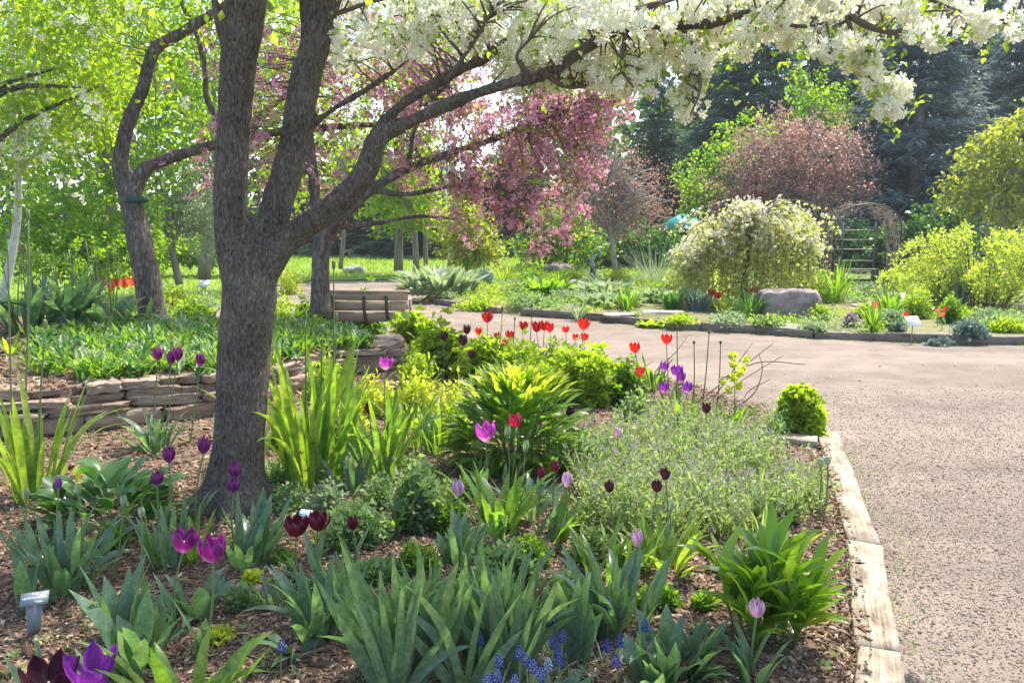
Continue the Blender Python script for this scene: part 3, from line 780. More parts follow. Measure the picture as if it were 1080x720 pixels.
# ---- boulder, stepping stones, pale rocks
p = G(836, 335); m_ = MB()
rock(m_, p + [0, .3, .19], (.98, .6, .52), axes(.08), 14, 12, .075, 8, fs=1.9, jag=.018)
tag(m_.build('boulder', M['boulder'], origin=p), 'big pinkish-grey boulder beside the weeping tree', 'boulder')
for px, py, w, lb in ((838, 352, .75, 'flat pale stepping stone just behind the kerb below the boulder'), (834, 345, .55, 'flat pale stepping stone right under the boulder'), (903, 316, .5, 'pale stepping stone nearest to the iron arch'),
                      (912, 323, .6, 'middle pale stepping stone on the way to the iron arch'), (921, 331, .5, 'pale stepping stone in front of the way to the arch'),
                      (655, 333, .75, 'flat grey slab by the kerb behind the red tulips'), (700, 330, .9, 'long pale slab lying behind the kerb left of the dark iris tufts'), (440, 300, .8, 'pale flat slab on the side path by the silvery plants'), (452, 303, .6, 'narrow pale slab beside the silvery plants')):
    p = G(px, py); m_ = MB(); rock(m_, p + [0, .1, -.005], (w * .8, .4, .07), axes(rnd.uniform(-.2, .2)), px, 5, .12, 6, jag=.03)
    tag(m_.build('stepping_stone', M['flagstone'], origin=p), lb, 'stone', 'flat stones in the far bed')
for px, py, w, lb in ((430, 291, .35, 'small white rock at the corner of the sandy path'), (373, 289, .7, 'low whitish block on the lawn edge beyond the bench'), (606, 305, .5, 'pale rounded rock among the green mounds left of the post'), (648, 286, 1.0, 'pinkish rounded rock right of the carved post'), (590, 289, .8, 'brownish mounded rock left of the carved post')):
    p = G(px, py); m_ = MB(); rock(m_, p + [0, .1, w * .15], (w, w * .8, w * .5), axes(rnd.random()), px, 6, .15, 3)
    tag(m_.build('garden_rock', M['pale_rock'] if px in (430, 373) else M['boulder'], origin=p), lb, 'rock')

# ---- signs and markers
def text_mesh(body, size, name, parent, mat, loc, A, align='CENTER'):
    cu = bpy.data.curves.new(name, 'FONT'); cu.body = body; cu.size = size; cu.align_x = align; cu.extrude = .0004
    o = bpy.data.objects.new(name, cu); col.objects.link(o)
    dg = bpy.context.evaluated_depsgraph_get()
    me = bpy.data.meshes.new_from_object(o.evaluated_get(dg)); bpy.data.objects.remove(o)
    co = np.empty(len(me.vertices) * 3, np.float32); me.vertices.foreach_get("co", co); co = co.reshape(-1, 3)
    wv = np.asarray(loc) + co @ A - np.array(parent['_o'])
    me.vertices.foreach_set("co", wv.astype(np.float32).ravel()); me.update()
    me.materials.clear(); me.materials.append(mat)
    o = bpy.data.objects.new(name, me); col.objects.link(o); o.parent = parent
    return o
p = G(35, 668)
mk = thing('plant_marker', 'grey metal plant marker with white lettering stuck in the mulch', 'plant marker', p)
az = R(20); A = axes(az, R(40))
hd = W(36, 634, p[1])
m_ = MB()
st_ = np.array([p, hd]); 
A2 = axes(az, R(90 - 8))
stakeA = axes(az)
cst = (p + hd) / 2
m2 = np.array([p + stakeA[0] * -.02 - [0, 0, .03], p + stakeA[0] * .02 - [0, 0, .03], hd + stakeA[0] * .03 - [0, 0, .004], hd - stakeA[0] * .03 - [0, 0, .004]])
m_.add(np.r_[m2, m2 + stakeA[1] * .002], [[0, 1, 2, 3], [7, 6, 5, 4], [0, 4, 5, 1], [1, 5, 6, 2], [2, 6, 7, 3], [3, 7, 4, 0]])
m_.build('stake', M['tag_gray'], mk)
m_ = MB(); box(m_, hd + A[1] * .012, (.098, .056, .002), A); m_.build('plate', M['tag_gray'], mk)
for body, u, v, s_ in (('Tulip', 0, .029, .013), ('Lily flowered tulip', 0, .0125, .0118), ('Tulipa', .017, -.006, .0118)):
    text_mesh(body, s_, 'lettering', mk, M['text_white'], hd + A[0] * u + A[1] * v + A[2] * .0014, A)
p = G(961, 357)
mk = thing('plant_sign', 'small white sign on a thin stake in the grey plants by the kerb', 'sign', p)
hd = W(963, 338.5, p[1]); A = axes(R(6), R(45))
m_ = MB(); tube(m_, [p - [0, 0, .05], hd], .008, 5); m_.build('stake', M['metal_gray'], mk)
m_ = MB(); box(m_, hd, (.2, .17, .006), A); m_.build('plate', M['tag_white'], mk)
m_ = MB()
for v in (.04, .015, -.012): box(m_, hd + A[1] * v + A[2] * .0045, (.11, .008, .001), A)
m_.build('lettering', M['text_gray'], mk)
p = G(322, 556)
mk = thing('plant_tag', 'small pale blue plant tag behind the dark red tulips', 'plant tag', p)
hd = W(322, 541, p[1]); A = axes(R(-18), R(35))
m_ = MB(); tube(m_, [p - [0, 0, .03], hd], .004, 4); m_.build('stake', M['metal_gray'], mk)
m_ = MB(); box(m_, hd, (.07, .045, .002), A); m_.build('plate', M['tag_blue'], mk)
p = G(214, 312); hd = W(215, 299, p[1])
mk = thing('sign_stand', 'little wooden lectern sign with pale slanted top on the sunny lawn', 'sign', p)
m_ = MB(); box(m_, (p + hd) / 2 - [0, 0, .05], (.1, .1, hd[2] - p[2])); m_.build('post', M['box_wood'], mk)
m_ = MB(); box(m_, hd, (.24, .24, .02), axes(R(-5), R(35))); m_.build('panel', M['tag_white'], mk)
# carved post with a ring
p = G(625, 299)
po = thing('garden_post', 'dark wooden post topped by a grey carved ring among the mounds', 'post', p)
dd = p[1]; z1 = W(625, 283, dd)[2]; z2 = W(627, 264, dd)[2]
m_ = MB(); tube(m_, [p - [0, 0, .05], (p[0], p[1], z1)], [.08, .075], 8); m_.build('shaft', M['metal_dark'], po)
m_ = MB()
tube(m_, [(p[0], p[1], z1), (p[0] - .02, p[1], (z1 + z2) / 2), (p[0] + .02, p[1], z2 - .1)], [.06, .05, .035], 7, 8)
rr = .1
tube(m_, [(p[0] + .1 + rr * math.cos(t), p[1], z2 - .1 + rr * 1.15 * math.sin(t)) for t in np.linspace(math.pi, -.9, 12)], .025, 6)
tube(m_, [(p[0], p[1], (z1 + z2) / 2), (p[0] - .16, p[1], (z1 + z2) / 2 + .03)], [.025, .015], 5)
m_.build('carving', M['metal_gray'], po)
# teal canopy far behind
c0 = W(722, 228, 31)
tc_ = thing('canopy_tent', 'teal canopy glimpsed through the trees beyond the garden', 'canopy', (c0[0], c0[1], -.1))
m_ = MB()
hw = .75; zr = c0[2]
m_.add([(c0[0] - hw, 30.4, zr - .3), (c0[0] + hw, 30.4, zr - .3), (c0[0] + hw, 32, zr - .3), (c0[0] - hw, 32, zr - .3), (c0[0] - hw * .2, 31.2, zr + .1), (c0[0] + hw * .2, 31.2, zr + .1),
        (c0[0] - hw, 30.4, zr - .5), (c0[0] + hw, 30.4, zr - .5), (c0[0] + hw, 32, zr - .5), (c0[0] - hw, 32, zr - .5)],
       [[0, 1, 5, 4], [2, 3, 4, 5], [6, 7, 1, 0], [7, 8, 2, 1], [9, 6, 0, 3]])
m_.Fs.append((np.array([[1, 2, 5], [3, 0, 4]]), 0))
m_.build('canopy_cloth', M['teal'], tc_)
for dx in (-.75, .75):
    for yy in (30.45, 31.95):
        m_ = MB(); tube(m_, [(c0[0] + dx, yy, -.12), (c0[0] + dx, yy, zr - .4)], .03, 6); m_.build('pole', M['metal_gray'], tc_)

# ------------------------------------------------------------------ trees
def remeshed(mb, name, mat, parent, voxel, rough=0.0, fs=6.0):
    o = mb.build(name, mat, parent)
    md = o.modifiers.new("r", 'REMESH'); md.mode = 'VOXEL'; md.voxel_size = voxel
    dg = bpy.context.evaluated_depsgraph_get(); dg.update()
    me = bpy.data.meshes.new_from_object(o.evaluated_get(dg))
    o.modifiers.clear(); old = o.data; o.data = me; bpy.data.meshes.remove(old)
    n = len(me.vertices)
    co = np.empty(n * 3, np.float32); me.vertices.foreach_get("co", co); co = co.reshape(-1, 3)
    no = np.empty(n * 3, np.float32); me.vertices.foreach_get("normal", no); no = no.reshape(-1, 3)
    # smooth the joins a little, then roughen
    e = np.empty(len(me.edges) * 2, np.int32); me.edges.foreach_get("vertices", e); e = e.reshape(-1, 2)
    for _ in range(6):
        acc = np.zeros_like(co); cnt = np.zeros(n)
        np.add.at(acc, e[:, 0], co[e[:, 1]]); np.add.at(acc, e[:, 1], co[e[:, 0]])
        np.add.at(cnt, e[:, 0], 1); np.add.at(cnt, e[:, 1], 1)
        co = co * .5 + .5 * acc / np.maximum(cnt, 1)[:, None]
    if rough:
        d = np.array([noise.noise(Vector((c[0] * fs, c[1] * fs, c[2] * fs * .35))) + .8 * abs(noise.noise(Vector((c[0] * fs * 4, c[1] * fs * 4, c[2] * fs * .9)))) for c in co])
        co = co + no * (d * rough)[:, None]
    me.vertices.foreach_set("co", co.astype(np.float32).ravel())
    me.polygons.foreach_set("use_smooth", np.ones(len(me.polygons), bool))
    me.update()
    if not me.materials: me.materials.append(mat)
    return o
def pts_px(lst):
    """[(px, py, depth, width_px)] -> points, radii"""
    return np.array([W(a, b, d) for a, b, d, w in lst]), np.array([w * d / F / 2 for a, b, d, w in lst])

def lobe_centres(lobes, n):
    """lobes: px, py, depth, rx px, ry px, weight"""
    wts = np.array([l[3] * l[4] * (l[5] if len(l) > 5 else 1) for l in lobes], float); wts /= wts.sum()
    ii = rng.choice(len(lobes), n, p=wts)
    C = np.array([W(l[0], l[1], l[2]) for l in lobes]); Rr = np.array([[l[3] * l[2] / F, max(l[3], l[4]) * l[2] / F * .8, l[4] * l[2] / F] for l in lobes])
    u = runit(n) * (rng.random(n) ** .45)[:, None]
    return C[ii] + u * Rr[ii], C[ii], u
def sprays(mb, c, out, n_leaf, length, size, tmpl, m=0, droop=.3, spread=.35, jit=.4):
    """each cluster: a short shoot with leaves set along it"""
    N = len(c)
    d = unit(out + rng.normal(0, .5, (N, 3)) + np.array([0, 0, -droop]))
    t = rng.random((N, n_leaf))
    pos = c[:, None] + d[:, None] * (t * length)[..., None] + rng.normal(0, length * spread * .4, (N, n_leaf, 3))
    ld = unit(d[:, None] * .5 + rng.normal(0, .6, (N, n_leaf, 3)) + np.array([0, 0, -.25]))
    nn = unit(np.array([0, 0, 1.]) + rng.normal(0, .75, (N, n_leaf, 3)))
    sz = size * rng.uniform(1 - jit, 1 + jit, (N, n_leaf))
    scatter(mb, pos.reshape(-1, 3), ld.reshape(-1, 3), nn.reshape(-1, 3), sz.ravel(), tmpl, m)
def far_tree(name, label, lobes, trunk, n_cl, n_leaf, length, size, mat, bark='bark_far', tmpl=T_DIA, group=None, cat='tree', n_limb=14, twigs=0, droop=.3, extra=None, spread=.35, s_lo=9):
    """trunk: (px, py_base, depth, width_px, px_top, py_top)"""
    tx, ty, td, tw, ux, uy = trunk
    base = W(tx, ty, td); base[2] = max(base[2], -.1); top = W(ux, uy, td)
    root = thing(name, label, cat, base, group)
    r0 = tw * td / F / 2
    mb = MB()
    midp = base * .5 + top * .5 + np.array([rng.normal(0, .04), rng.normal(0, .04), 0]) * np.linalg.norm(top - base)
    tube(mb, [base - [0, 0, .15], midp, top], [r0 * 1.1, r0 * .85, r0 * .55], 8, 10)
    c, lc, u = lobe_centres(lobes, n_cl)
    tr = spline([base, midp, top], 20)
    pick = rng.choice(n_cl, min(n_limb, n_cl), replace=False)
    for i in pick:
        s = tr[rng.integers(s_lo, 20)]
        e = c[i]; m1 = s * .55 + e * .45 + np.array([0, 0, .12 * np.linalg.norm(e - s)])
        tube(mb, [s, m1, e], [r0 * .45, r0 * .25, .012], 5, 8)
        for _ in range(twigs):
            j = rng.integers(n_cl)
            q = c[j]
            if np.linalg.norm(q - e) < 1.6:
                tube(mb, [m1, (m1 + q) / 2 + rng.normal(0, .08, 3), q], [r0 * .2, r0 * .12, .01], 4, 6)
    mb.build('trunk', M[bark], root, smooth=True)
    cr = MB()
    out = unit(u + np.array([0, 0, .15]))
    ms = mat if isinstance(mat, (list, tuple)) else [mat]
    if extra is None:
        sprays(cr, c, out, n_leaf, length, size, tmpl, 0, droop, spread)
    else:
        # extra: share of the clusters that carry the second material, template, size, leaves
        k = int(n_cl * extra[0])
        sprays(cr, c[k:], out[k:], n_leaf, length, size, tmpl, 0, droop, spread)
        sprays(cr, c[:k], out[:k], extra[3], length, extra[2], extra[1], 1, droop, spread)
    cr.build('crown', [M[x] for x in ms], root)
    return root

# ---- the big white-flowering tree in front
base = G(250, 532)
tree = thing('flowering_tree', 'big dark-barked tree with white blossom limbs standing in the near bed', 'tree', base)
tr = MB()
dT = base[1]
def limb(lst, n=24, seg=14, mb=None):
    p, r = pts_px(lst); tube(mb or tr, p, r, seg, n)
    return spline(p, n)
tp, trr = pts_px([(248, 560, dT, 96), (248, 532, dT, 84), (250, 500, dT, 63), (252, 470, dT, 54), (255, 420, dT, 52), (259, 350, dT, 53), (263, 300, dT, 56), (264, 268, dT, 52), (264, 246, dT, 34), (264, 228, dT, 8)])
tube(tr, tp, trr, 18, 34)
for a in range(7):
    th = a * .9 + .3; 
    tube(tr, [base + [0, 0, .16], base + [math.cos(th) * .2, math.sin(th) * .2, .045], base + [math.cos(th) * .36, math.sin(th) * .36, -.05]], [.09, .055, .015], 8, 8)
L1 = limb([(258, 300, dT, 44), (247, 258, dT, 39), (243, 200, dT, 34), (248, 120, dT - .02, 34), (253, 60, dT - .03, 36), (259, 0, dT - .05, 41), (262, -70, dT - .05, 42), (258, -190, dT + .1, 32), (250, -330, dT + .3, 20)])
L2 = limb([(264, 300, dT, 42), (283, 255, dT + .02, 33), (294, 210, dT + .04, 30), (310, 150, dT + .05, 30), (322, 90, dT + .06, 31), (333, 45, dT + .06, 28), (346, 0, dT + .05, 27), (370, -70, dT + .1, 22), (390, -200, dT + .4, 14)])
L2b = limb([(326, 66, dT + .06, 20), (323, 30, dT + .02, 13), (322, -10, dT, 12), (330, -120, dT - .2, 10)], 14, 10)
L3 = limb([(272, 285, dT, 46), (302, 254, dT - .02, 31), (338, 228, dT - .06, 27), (372, 200, dT - .1, 24), (390, 172, dT - .13, 23), (396, 148, dT - .16, 21)], 24)
D3 = dT - .16
L4 = limb([(396, 150, D3, 23), (414, 138, D3, 15), (440, 125, D3 - .03, 13.5), (485, 105, D3 - .08, 13), (530, 90, D3 - .14, 12.5), (580, 76, D3 - .2, 14), (612, 55, D3 - .26, 13), (650, 32, D3 - .3, 12), (700, 26, D3 - .36, 11.5), (748, 25, D3 - .4, 11), (790, 13, D3 - .45, 9.5), (835, 2, D3 - .5, 8), (880, -14, D3 - .5, 6)], 44, 10)
L5 = limb([(397, 146, D3, 19), (409, 124, D3 + .04, 14), (440, 99, D3 + .12, 12), (478, 78, D3 + .18, 11), (512, 60, D3 + .2, 11), (560, 30, D3 + .2, 10), (610, 2, D3 + .25, 8), (660, -40, D3 + .3, 6)], 30, 10)
L6 = limb([(312, 150, dT + .05, 12), (345, 120, dT + .1, 8), (390, 92, dT + .2, 6.5), (432, 62, dT + .3, 5), (470, 20, dT + .4, 4)], 18, 8)
L7 = limb([(250, 70, dT, 14), (236, 40, dT - .1, 11), (228, 10, dT - .15, 10), (222, -40, dT - .2, 9)], 12, 8)
remeshed(tr, 'trunk', M['bark'], tree, .0125, .011, 7)
TW = MB()
def twig(lst, n=14, mb=None):
    p, r = pts_px(lst); tube(mb or TW, p, r, 6, n); return spline(p, n)
B = [L4, L5, L6]
d7 = D3 - .5
B.append(twig([(640, 38, D3 - .28, 9), (690, 5, D3 - .5, 7), (760, -10, D3 - .6, 6), (880, -12, D3 - .7, 5)]))
B.append(twig([(878, -10, d7, 8), (905, 22, d7 - .02, 7), (938, 34, d7 - .05, 6), (975, 37, d7 - .1, 4), (1012, 46, d7 - .12, 3)]))
B.append(twig([(890, 8, d7, 5), (904, 50, d7 - .02, 4), (916, 82, d7 - .04, 3.5), (930, 104, d7 - .05, 3), (944, 124, d7 - .05, 2)]))
B.append(twig([(800, 10, D3 - .45, 6), (822, 24, D3 - .5, 5), (850, 28, D3 - .55, 4), (872, 24, D3 - .6, 3)]))
B.append(twig([(720, 30, D3 - .38, 5), (735, 62, D3 - .4, 4), (738, 95, D3 - .42, 3), (728, 122, D3 - .42, 2)]))
B.append(twig([(660, 34, D3 - .3, 6), (655, 70, D3 - .4, 4), (668, 92, D3 - .45, 2.5)]))
B.append(twig([(940, -20, d7 - .1, 5), (1000, 8, d7 - .2, 4), (1040, 20, d7 - .25, 3), (1078, 26, d7 - .3, 2)]))
B.append(twig([(560, 80, D3 - .2, 6), (545, 60, D3 - .3, 4), (560, 40, D3 - .35, 3)]))
B.append(twig([(470, 86, D3, 5), (500, 44, D3 - .1, 4), (520, 10, D3 - .2, 3)]))
B.append(twig([(575, 78, D3 - .2, 7), (600, 92, D3 - .1, 5), (640, 84, D3, 4), (680, 60, D3 + .1, 3)]))
B.append(twig([(345, 18, dT + .05, 6), (400, 0, dT + .1, 4), (460, -10, dT + .2, 3)]))
BP = np.concatenate(B)
# where clusters hang: screen-measured regions, spread through depth
regs = [((350, -15, 450, 70), 50, (4.4, 5.4)), ((440, -15, 560, 50), 85, (4.1, 5.1)), ((530, 40, 600, 92), 46, (4.2, 4.8)), ((560, -15, 700, 88), 128, (4.0, 4.9)), ((690, -15, 800, 66), 76, (3.85, 4.7)),
        ((790, -15, 935, 44), 66, (3.7, 4.4)), ((935, -15, 1090, 24), 22, (3.5, 4.1)), ((715, 55, 740, 126), 20, (3.95, 4.2)), ((892, 48, 925, 95), 9, (3.65, 3.9)), ((928, 88, 952, 122), 14, (3.66, 3.85)),
        ((640, 60, 690, 95), 14, (3.9, 4.3)), ((960, 28, 995, 48), 6, (3.45, 3.7)), ((1015, 15, 1085, 38), 7, (3.4, 3.7)), ((860, 40, 900, 56), 7, (3.6, 3.8)), ((600, -10, 830, 35), 22, (3.6, 3.85))]
cl = []
for (x0, y0, x1, y1), n, (d0, d1) in regs:
    for _ in range(n):
        cl.append(W(rnd.uniform(x0, x1), rnd.uniform(y0, y1), rnd.uniform(d0, d1)))
cl = np.array(cl)
# the rest of the crown, above the frame
hi = []
def frame_y(p):
    q = p - np.array([0, 0, CH]); zc = q[1] * _c - q[2] * _s; yc = q[1] * _s + q[2] * _c
    return 360 - F * yc / zc
while len(hi) < 430:
    u = rng.normal(size=3); u /= np.linalg.norm(u); u *= rng.random() ** .4
    p = np.array([-1.0, 5.5, 4.3]) + u * np.array([2.9, 2.5, 1.9])
    if frame_y(p) < -25 and p[2] > 2.5: hi.append(p)
hi = np.array(hi)
CLA = np.concatenate([cl, hi])
BPA = np.concatenate([BP, L1[12:], L2[12:]])
for i, c in enumerate(CLA):
    if i >= len(cl) and i % 3: continue
    j = np.argmin(np.sum((BPA - c) ** 2, 1) + rng.random(len(BPA)) * .05)
    s = BPA[j]; L = np.linalg.norm(c - s)
    if L > .06: tube(TW, [s, (s + c) / 2 + rng.normal(0, .05 * L, 3) + [0, 0, .08 * L], c], [.006 + .003 * L, .0045, .003], 4, 6)
TW.build('twigs', M['twig'], tree, smooth=True)
fl = MB()
def blossom_ball(c, nf, rad, fsz):
    u = runit(nf); u[:, 2] = u[:, 2] * .9 - .05
    pos = c + u * rad * rng.uniform(.6, 1.05, (nf, 1))
    d = runit(nf)
    scatter(fl, pos, d, unit(u + rng.normal(0, .35, (nf, 3))), fsz * rng.uniform(.8, 1.15, nf), T_FLOW_Z, 0)
    a = unit(u + rng.normal(0, .3, (nf, 3)))
# flower template lies in the leaf plane: across/along in-plane, lift = facing
T_FLOW_Z = (T_FLOW[0][:, [0, 1, 2]], T_FLOW[1])
for c in cl: 
    blossom_ball(c, rnd.randint(11, 19), rnd.uniform(.05, .09) * (.72 if c[0] > .75 else 1), .0255)
for c in hi[::3]: blossom_ball(c, 9, .1, .03)
fl.build('blossom', M['white_petal'], tree)
lf = MB()
N_ = len(cl)
sprays(lf, np.repeat(cl, 1, 0) + rng.normal(0, .05, (N_, 3)), runit(N_), 7, .12, .031, T_FOLD, 0, .2)
sprays(lf, hi, unit(hi - np.array([-1.0, 5.5, 4.0])), 20, .5, .06, T_DIA, 0, .3, .6)
lf.build('leaves', M['crab_leaf'], tree)

# ---- leaning tree on the raised bed
b2 = G(163, 342); dB = b2[1]
t2 = thing('leaning_tree', 'crooked leaning tree on the raised bed with a green band round its trunk', 'tree', b2)
tr = MB()
K1 = limb([(166, 352, dB, 37.8), (162, 335, dB, 29.2), (155, 290, dB, 26.7), (146, 250, dB, 24.9), (138, 210, dB, 21.5), (130, 186, dB - .02, 18.9), (127, 168, dB - .05, 15.5), (135, 130, dB - .05, 14.6), (150, 95, dB - .02, 12.9), (157, 68, dB, 12.0), (165, 50, dB, 12.0), (186, 38, dB, 11.2), (212, 22, dB, 10.3), (240, 4, dB + .1, 8.6), (280, -40, dB + .2, 6.9)], 50)
K2 = limb([(139, 205, dB, 20), (147, 188, dB + .03, 16), (158, 175, dB + .06, 14), (185, 165, dB + .1, 12), (226, 153, dB + .15, 11), (270, 143, dB + .2, 10), (310, 138, dB + .3, 8), (350, 134, dB + .35, 8), (395, 131, dB + .4, 6), (450, 120, dB + .5, 4)], 36, 10)
K3 = limb([(262, 145, dB + .2, 9), (275, 122, dB + .15, 7), (300, 102, dB + .1, 6), (312, 90, dB, 5)], 12, 8)
K4 = limb([(226, 120, dB + .3, 7), (217, 100, dB + .3, 7), (216, 70, dB + .3, 6), (205, 30, dB + .3, 5), (192, 5, dB + .3, 5), (190, -30, dB + .3, 5)], 16, 8)
limb([(226, 120, dB + .3, 7), (232, 140, dB + .2, 7), (236, 152, dB + .15, 7)], 8, 8)
limb([(158, 72, dB, 7), (150, 70, dB - .1, 5), (140, 62, dB - .2, 3)], 6, 6)
remeshed(tr, 'trunk', M['bark_pale'], t2, .02, .01, 7)
m_ = MB()
for z in (0, 1):
    pa, ra = pts_px([(143.5, 214, dB, 26.5), (143, 207.5, dB, 26)])
tube(m_, pa, ra * .93, 12, wob=.03); m_.build('band', M['tape'], t2, smooth=True)
tw = MB()
lob = [(200, -60, dB, 130, 70, 1), (330, -40, dB + 1, 120, 70, 1), (285, 100, dB + .3, 34, 40, .8), (215, 60, dB + .5, 40, 70, .35), (345, 150, dB + .4, 50, 26, .7), (430, 130, dB + .5, 55, 40, .9), (120, 20, dB, 70, 60, .5), (420, 90, dB + .6, 50, 30, .6)]
c, lc, u = lobe_centres(lob, 430)
KP = np.concatenate([K1[22:], K2, K3, K4])
for q in c[::3]:
    j = np.argmin(np.sum((KP - q) ** 2, 1)); s = KP[j]
    tube(tw, [s, (s + q) / 2 + rng.normal(0, .06, 3), q], [.007, .005, .003], 4, 6)
tw.build('twigs', M['twig'], t2, smooth=True)
cr = MB(); sprays(cr, c, unit(u + [0, 0, -.1]), 13, .34, .072, T_FOLD, 0, .5, .5)
sprays(cr, c[::3], unit(u[::3]), 12, .2, .035, T_FLOW4, 1, .3, .5)
cr.build('crown', [M['yellow_leaf'], M['white_petal']], t2)
m_ = MB(); w0, w1 = W(163, 62, dB), W(166, 232, dB)
tube(m_, [w0, w1], .004, 4)
tag(m_.build('hanging_wire', M['metal_dark'], origin=w0), 'thin dark wire hanging straight down from the crooked leaning tree', 'wire')

# ---- pink crabapple by the bench
p0 = W(339, 316, 10.3)
pk = thing('pink_crabapple', 'pink-blossomed crabapple with grey trunk by the left end of the bench', 'tree', (p0[0], 10.3, PZ))
tr = MB(); dC = 10.3
C1 = limb([(338, 330, dC, 24), (338, 300, dC, 19), (339, 262, dC, 18), (346, 244, dC, 19), (362, 226, dC, 14), (392, 200, dC + .1, 11), (430, 178, dC + .1, 9), (480, 160, dC, 8), (540, 140, dC - .2, 6), (590, 120, dC - .3, 4)], 40)
C2 = limb([(341, 256, dC, 14), (334, 225, dC + .1, 12), (331, 190, dC + .2, 11), (326, 130, dC + .3, 9), (330, 60, dC + .3, 7), (350, -20, dC + .3, 5)], 20)
C3 = limb([(392, 200, dC + .1, 8), (430, 205, dC, 6), (480, 196, dC - .2, 5), (520, 200, dC - .3, 4)], 16)
C4 = limb([(350, 240, dC, 8), (400, 235, dC + .3, 6), (440, 228, dC + .4, 5), (490, 232, dC + .4, 4)], 16)
C5 = limb([(430, 178, dC + .1, 6), (440, 130, dC + .2, 5), (470, 90, dC + .2, 4), (500, 60, dC + .2, 3)], 16)
remeshed(tr, 'trunk', M['bark_pale'], pk, .02, .008, 7)
lob = [(560, 135, 10.1, 64, 46, 1.1), (612, 112, 10.0, 48, 28, 1.4), (520, 180, 10.2, 56, 40, .8), (570, 205, 10.2, 46, 34, .8), (640, 118, 9.9, 16, 26, 1.2), (590, 92, 10.2, 60, 18, 1), (455, 130, 10.6, 64, 50, .8), (400, 60, 10.8, 80, 60, .85),
       (300, 150, 10.6, 50, 60, .5), (345, 210, 10.6, 40, 30, .3), (470, 60, 10.8, 60, 40, .7), (490, 225, 10.3, 40, 28, .45), (570, 248, 10.2, 34, 16, .5), (210, 140, 11, 40, 60, .2), (270, 60, 11, 50, 60, .5), (620, 165, 10.1, 18, 30, .5), (420, 170, 10.5, 50, 34, .4)]
c, lc, u = lobe_centres(lob, 960)
CP = np.concatenate([C1[14:], C2[6:], C3, C4, C5]); tw = MB()
for q in c[::2]:
    j = np.argmin(np.sum((CP - q) ** 2, 1)); s = CP[j]
    tube(tw, [s, (s + q) / 2 + rng.normal(0, .07, 3) + [0, 0, .05], q], [.009, .006, .0035], 4, 6)
tw.build('twigs', M['twig'], pk, smooth=True)
cr = MB(); k = 700
sprays(cr, c[:k], unit(u[:k] + [0, 0, -.2]), 17, .24, .03, T_FLOW4, 0, .6, .4)
cr.build('blossom', M['pink_petal'], pk)
cr = MB(); sprays(cr, c[::2], unit(u[::2]), 10, .28, .055, T_DIA, 0, .4, .5)
sprays(cr, c[1::4], unit(u[1::4]), 9, .28, .055, T_DIA, 1, .4, .5)
cr.build('leaves', [M['bronze_leaf'], M['crab_leaf']], pk)

# ---- trees further back
far_tree('aspen_tree', 'slim white-barked aspen at the far left behind the big-leaved clump', [(60, 40, 11.5, 90, 90), (30, -20, 11, 90, 60), (100, 110, 12, 60, 60, .7), (20, 140, 11.5, 30, 40, .4)], (-3, 330, 11.3, 9, 16, 120), 520, 14, .4, .075, 'yellow_leaf', 'bark_aspen', T_FOLD, n_limb=10, droop=.4)
far_tree('blossom_tree', 'pale-blossomed bushy tree leaning into the left edge of the view', [(20, 130, 10.6, 60, 50, 1), (60, 60, 10.8, 50, 60, .8), (45, 180, 10.6, 50, 30, .6), (-30, 100, 10.5, 50, 80, 1), (60, 90, 10.7, 50, 40, .5)], (-70, 330, 10.4, 26, -40, 120), 260, 12, .3, .07, ['crab_leaf', 'white_petal'], 'bark_pale', T_FOLD, extra=(.22, T_FLOW4, .035, 12), n_limb=3)
far_tree('shade_tree', 'tall bright green broadleaf tree behind the crooked leaning trunk', [(120, 90, 17, 90, 90), (60, 190, 17, 70, 60), (180, 40, 18, 70, 80), (130, 190, 16.5, 60, 50), (200, 130, 17.5, 40, 50, .7), (20, 60, 17, 60, 80), (90, -20, 17, 130, 60)], (104, 292, 17, 14, 110, 110), 900, 18, .55, .1, 'back_leaf', 'bark_far', T_DIA)
far_tree('shade_tree', 'loose yellow-green tree between the leaning trunk and the big trunk', [(205, 60, 20, 60, 60), (290, 60, 21, 60, 70), (320, 150, 21, 60, 60, .7), (290, 200, 21, 40, 50, .5), (370, 120, 22, 60, 60, .6), (240, -30, 20, 120, 50)], (214, 288, 20, 13, 222, 90), 620, 18, .55, .1, 'yellow_leaf', 'bark_far', T_DIA)
far_tree('leafy_shrub', 'dense mid-green shrub low behind the orange tulips', [(95, 240, 16, 60, 34), (40, 250, 15.5, 50, 36), (140, 262, 16, 34, 24), (80, 270, 15, 60, 22)], (90, 300, 15.8, 6, 92, 260), 420, 18, .35, .085, 'back_leaf', 'bark_far', T_DIA, cat='shrub')
far_tree('silvery_conifer', 'thin silvery-green feathery tree with leaning trunk beside the big trunk', [(215, 205, 18, 24, 36), (200, 235, 18, 26, 24), (225, 245, 18.5, 26, 20), (205, 170, 18.5, 20, 30, .7)], (189, 293, 18, 8, 172, 232), 240, 18, .4, .1, 'silver', 'bark_far', T_LANCE, n_limb=14)
far_tree('low_hedge', 'long low yellow-green hedge with shaded foot across the lawn', [(170, 262, 26, 40, 12), (215, 263, 26, 34, 12), (250, 262, 26, 40, 12)], (200, 279, 26, 3, 200, 266), 420, 22, .3, .12, 'bright_green', 'bark_far', T_DIA, cat='hedge', n_limb=6)
far_tree('lawn_tree', 'small airy lime-green tree seen over the bench', [(430, 205, 26, 40, 34), (410, 175, 26, 40, 30, .7), (455, 225, 26, 26, 20), (400, 222, 26, 20, 14, .5)], (438, 284, 26, 4, 434, 220), 330, 16, .5, .13, 'bright_green', 'bark_far', T_DIA)
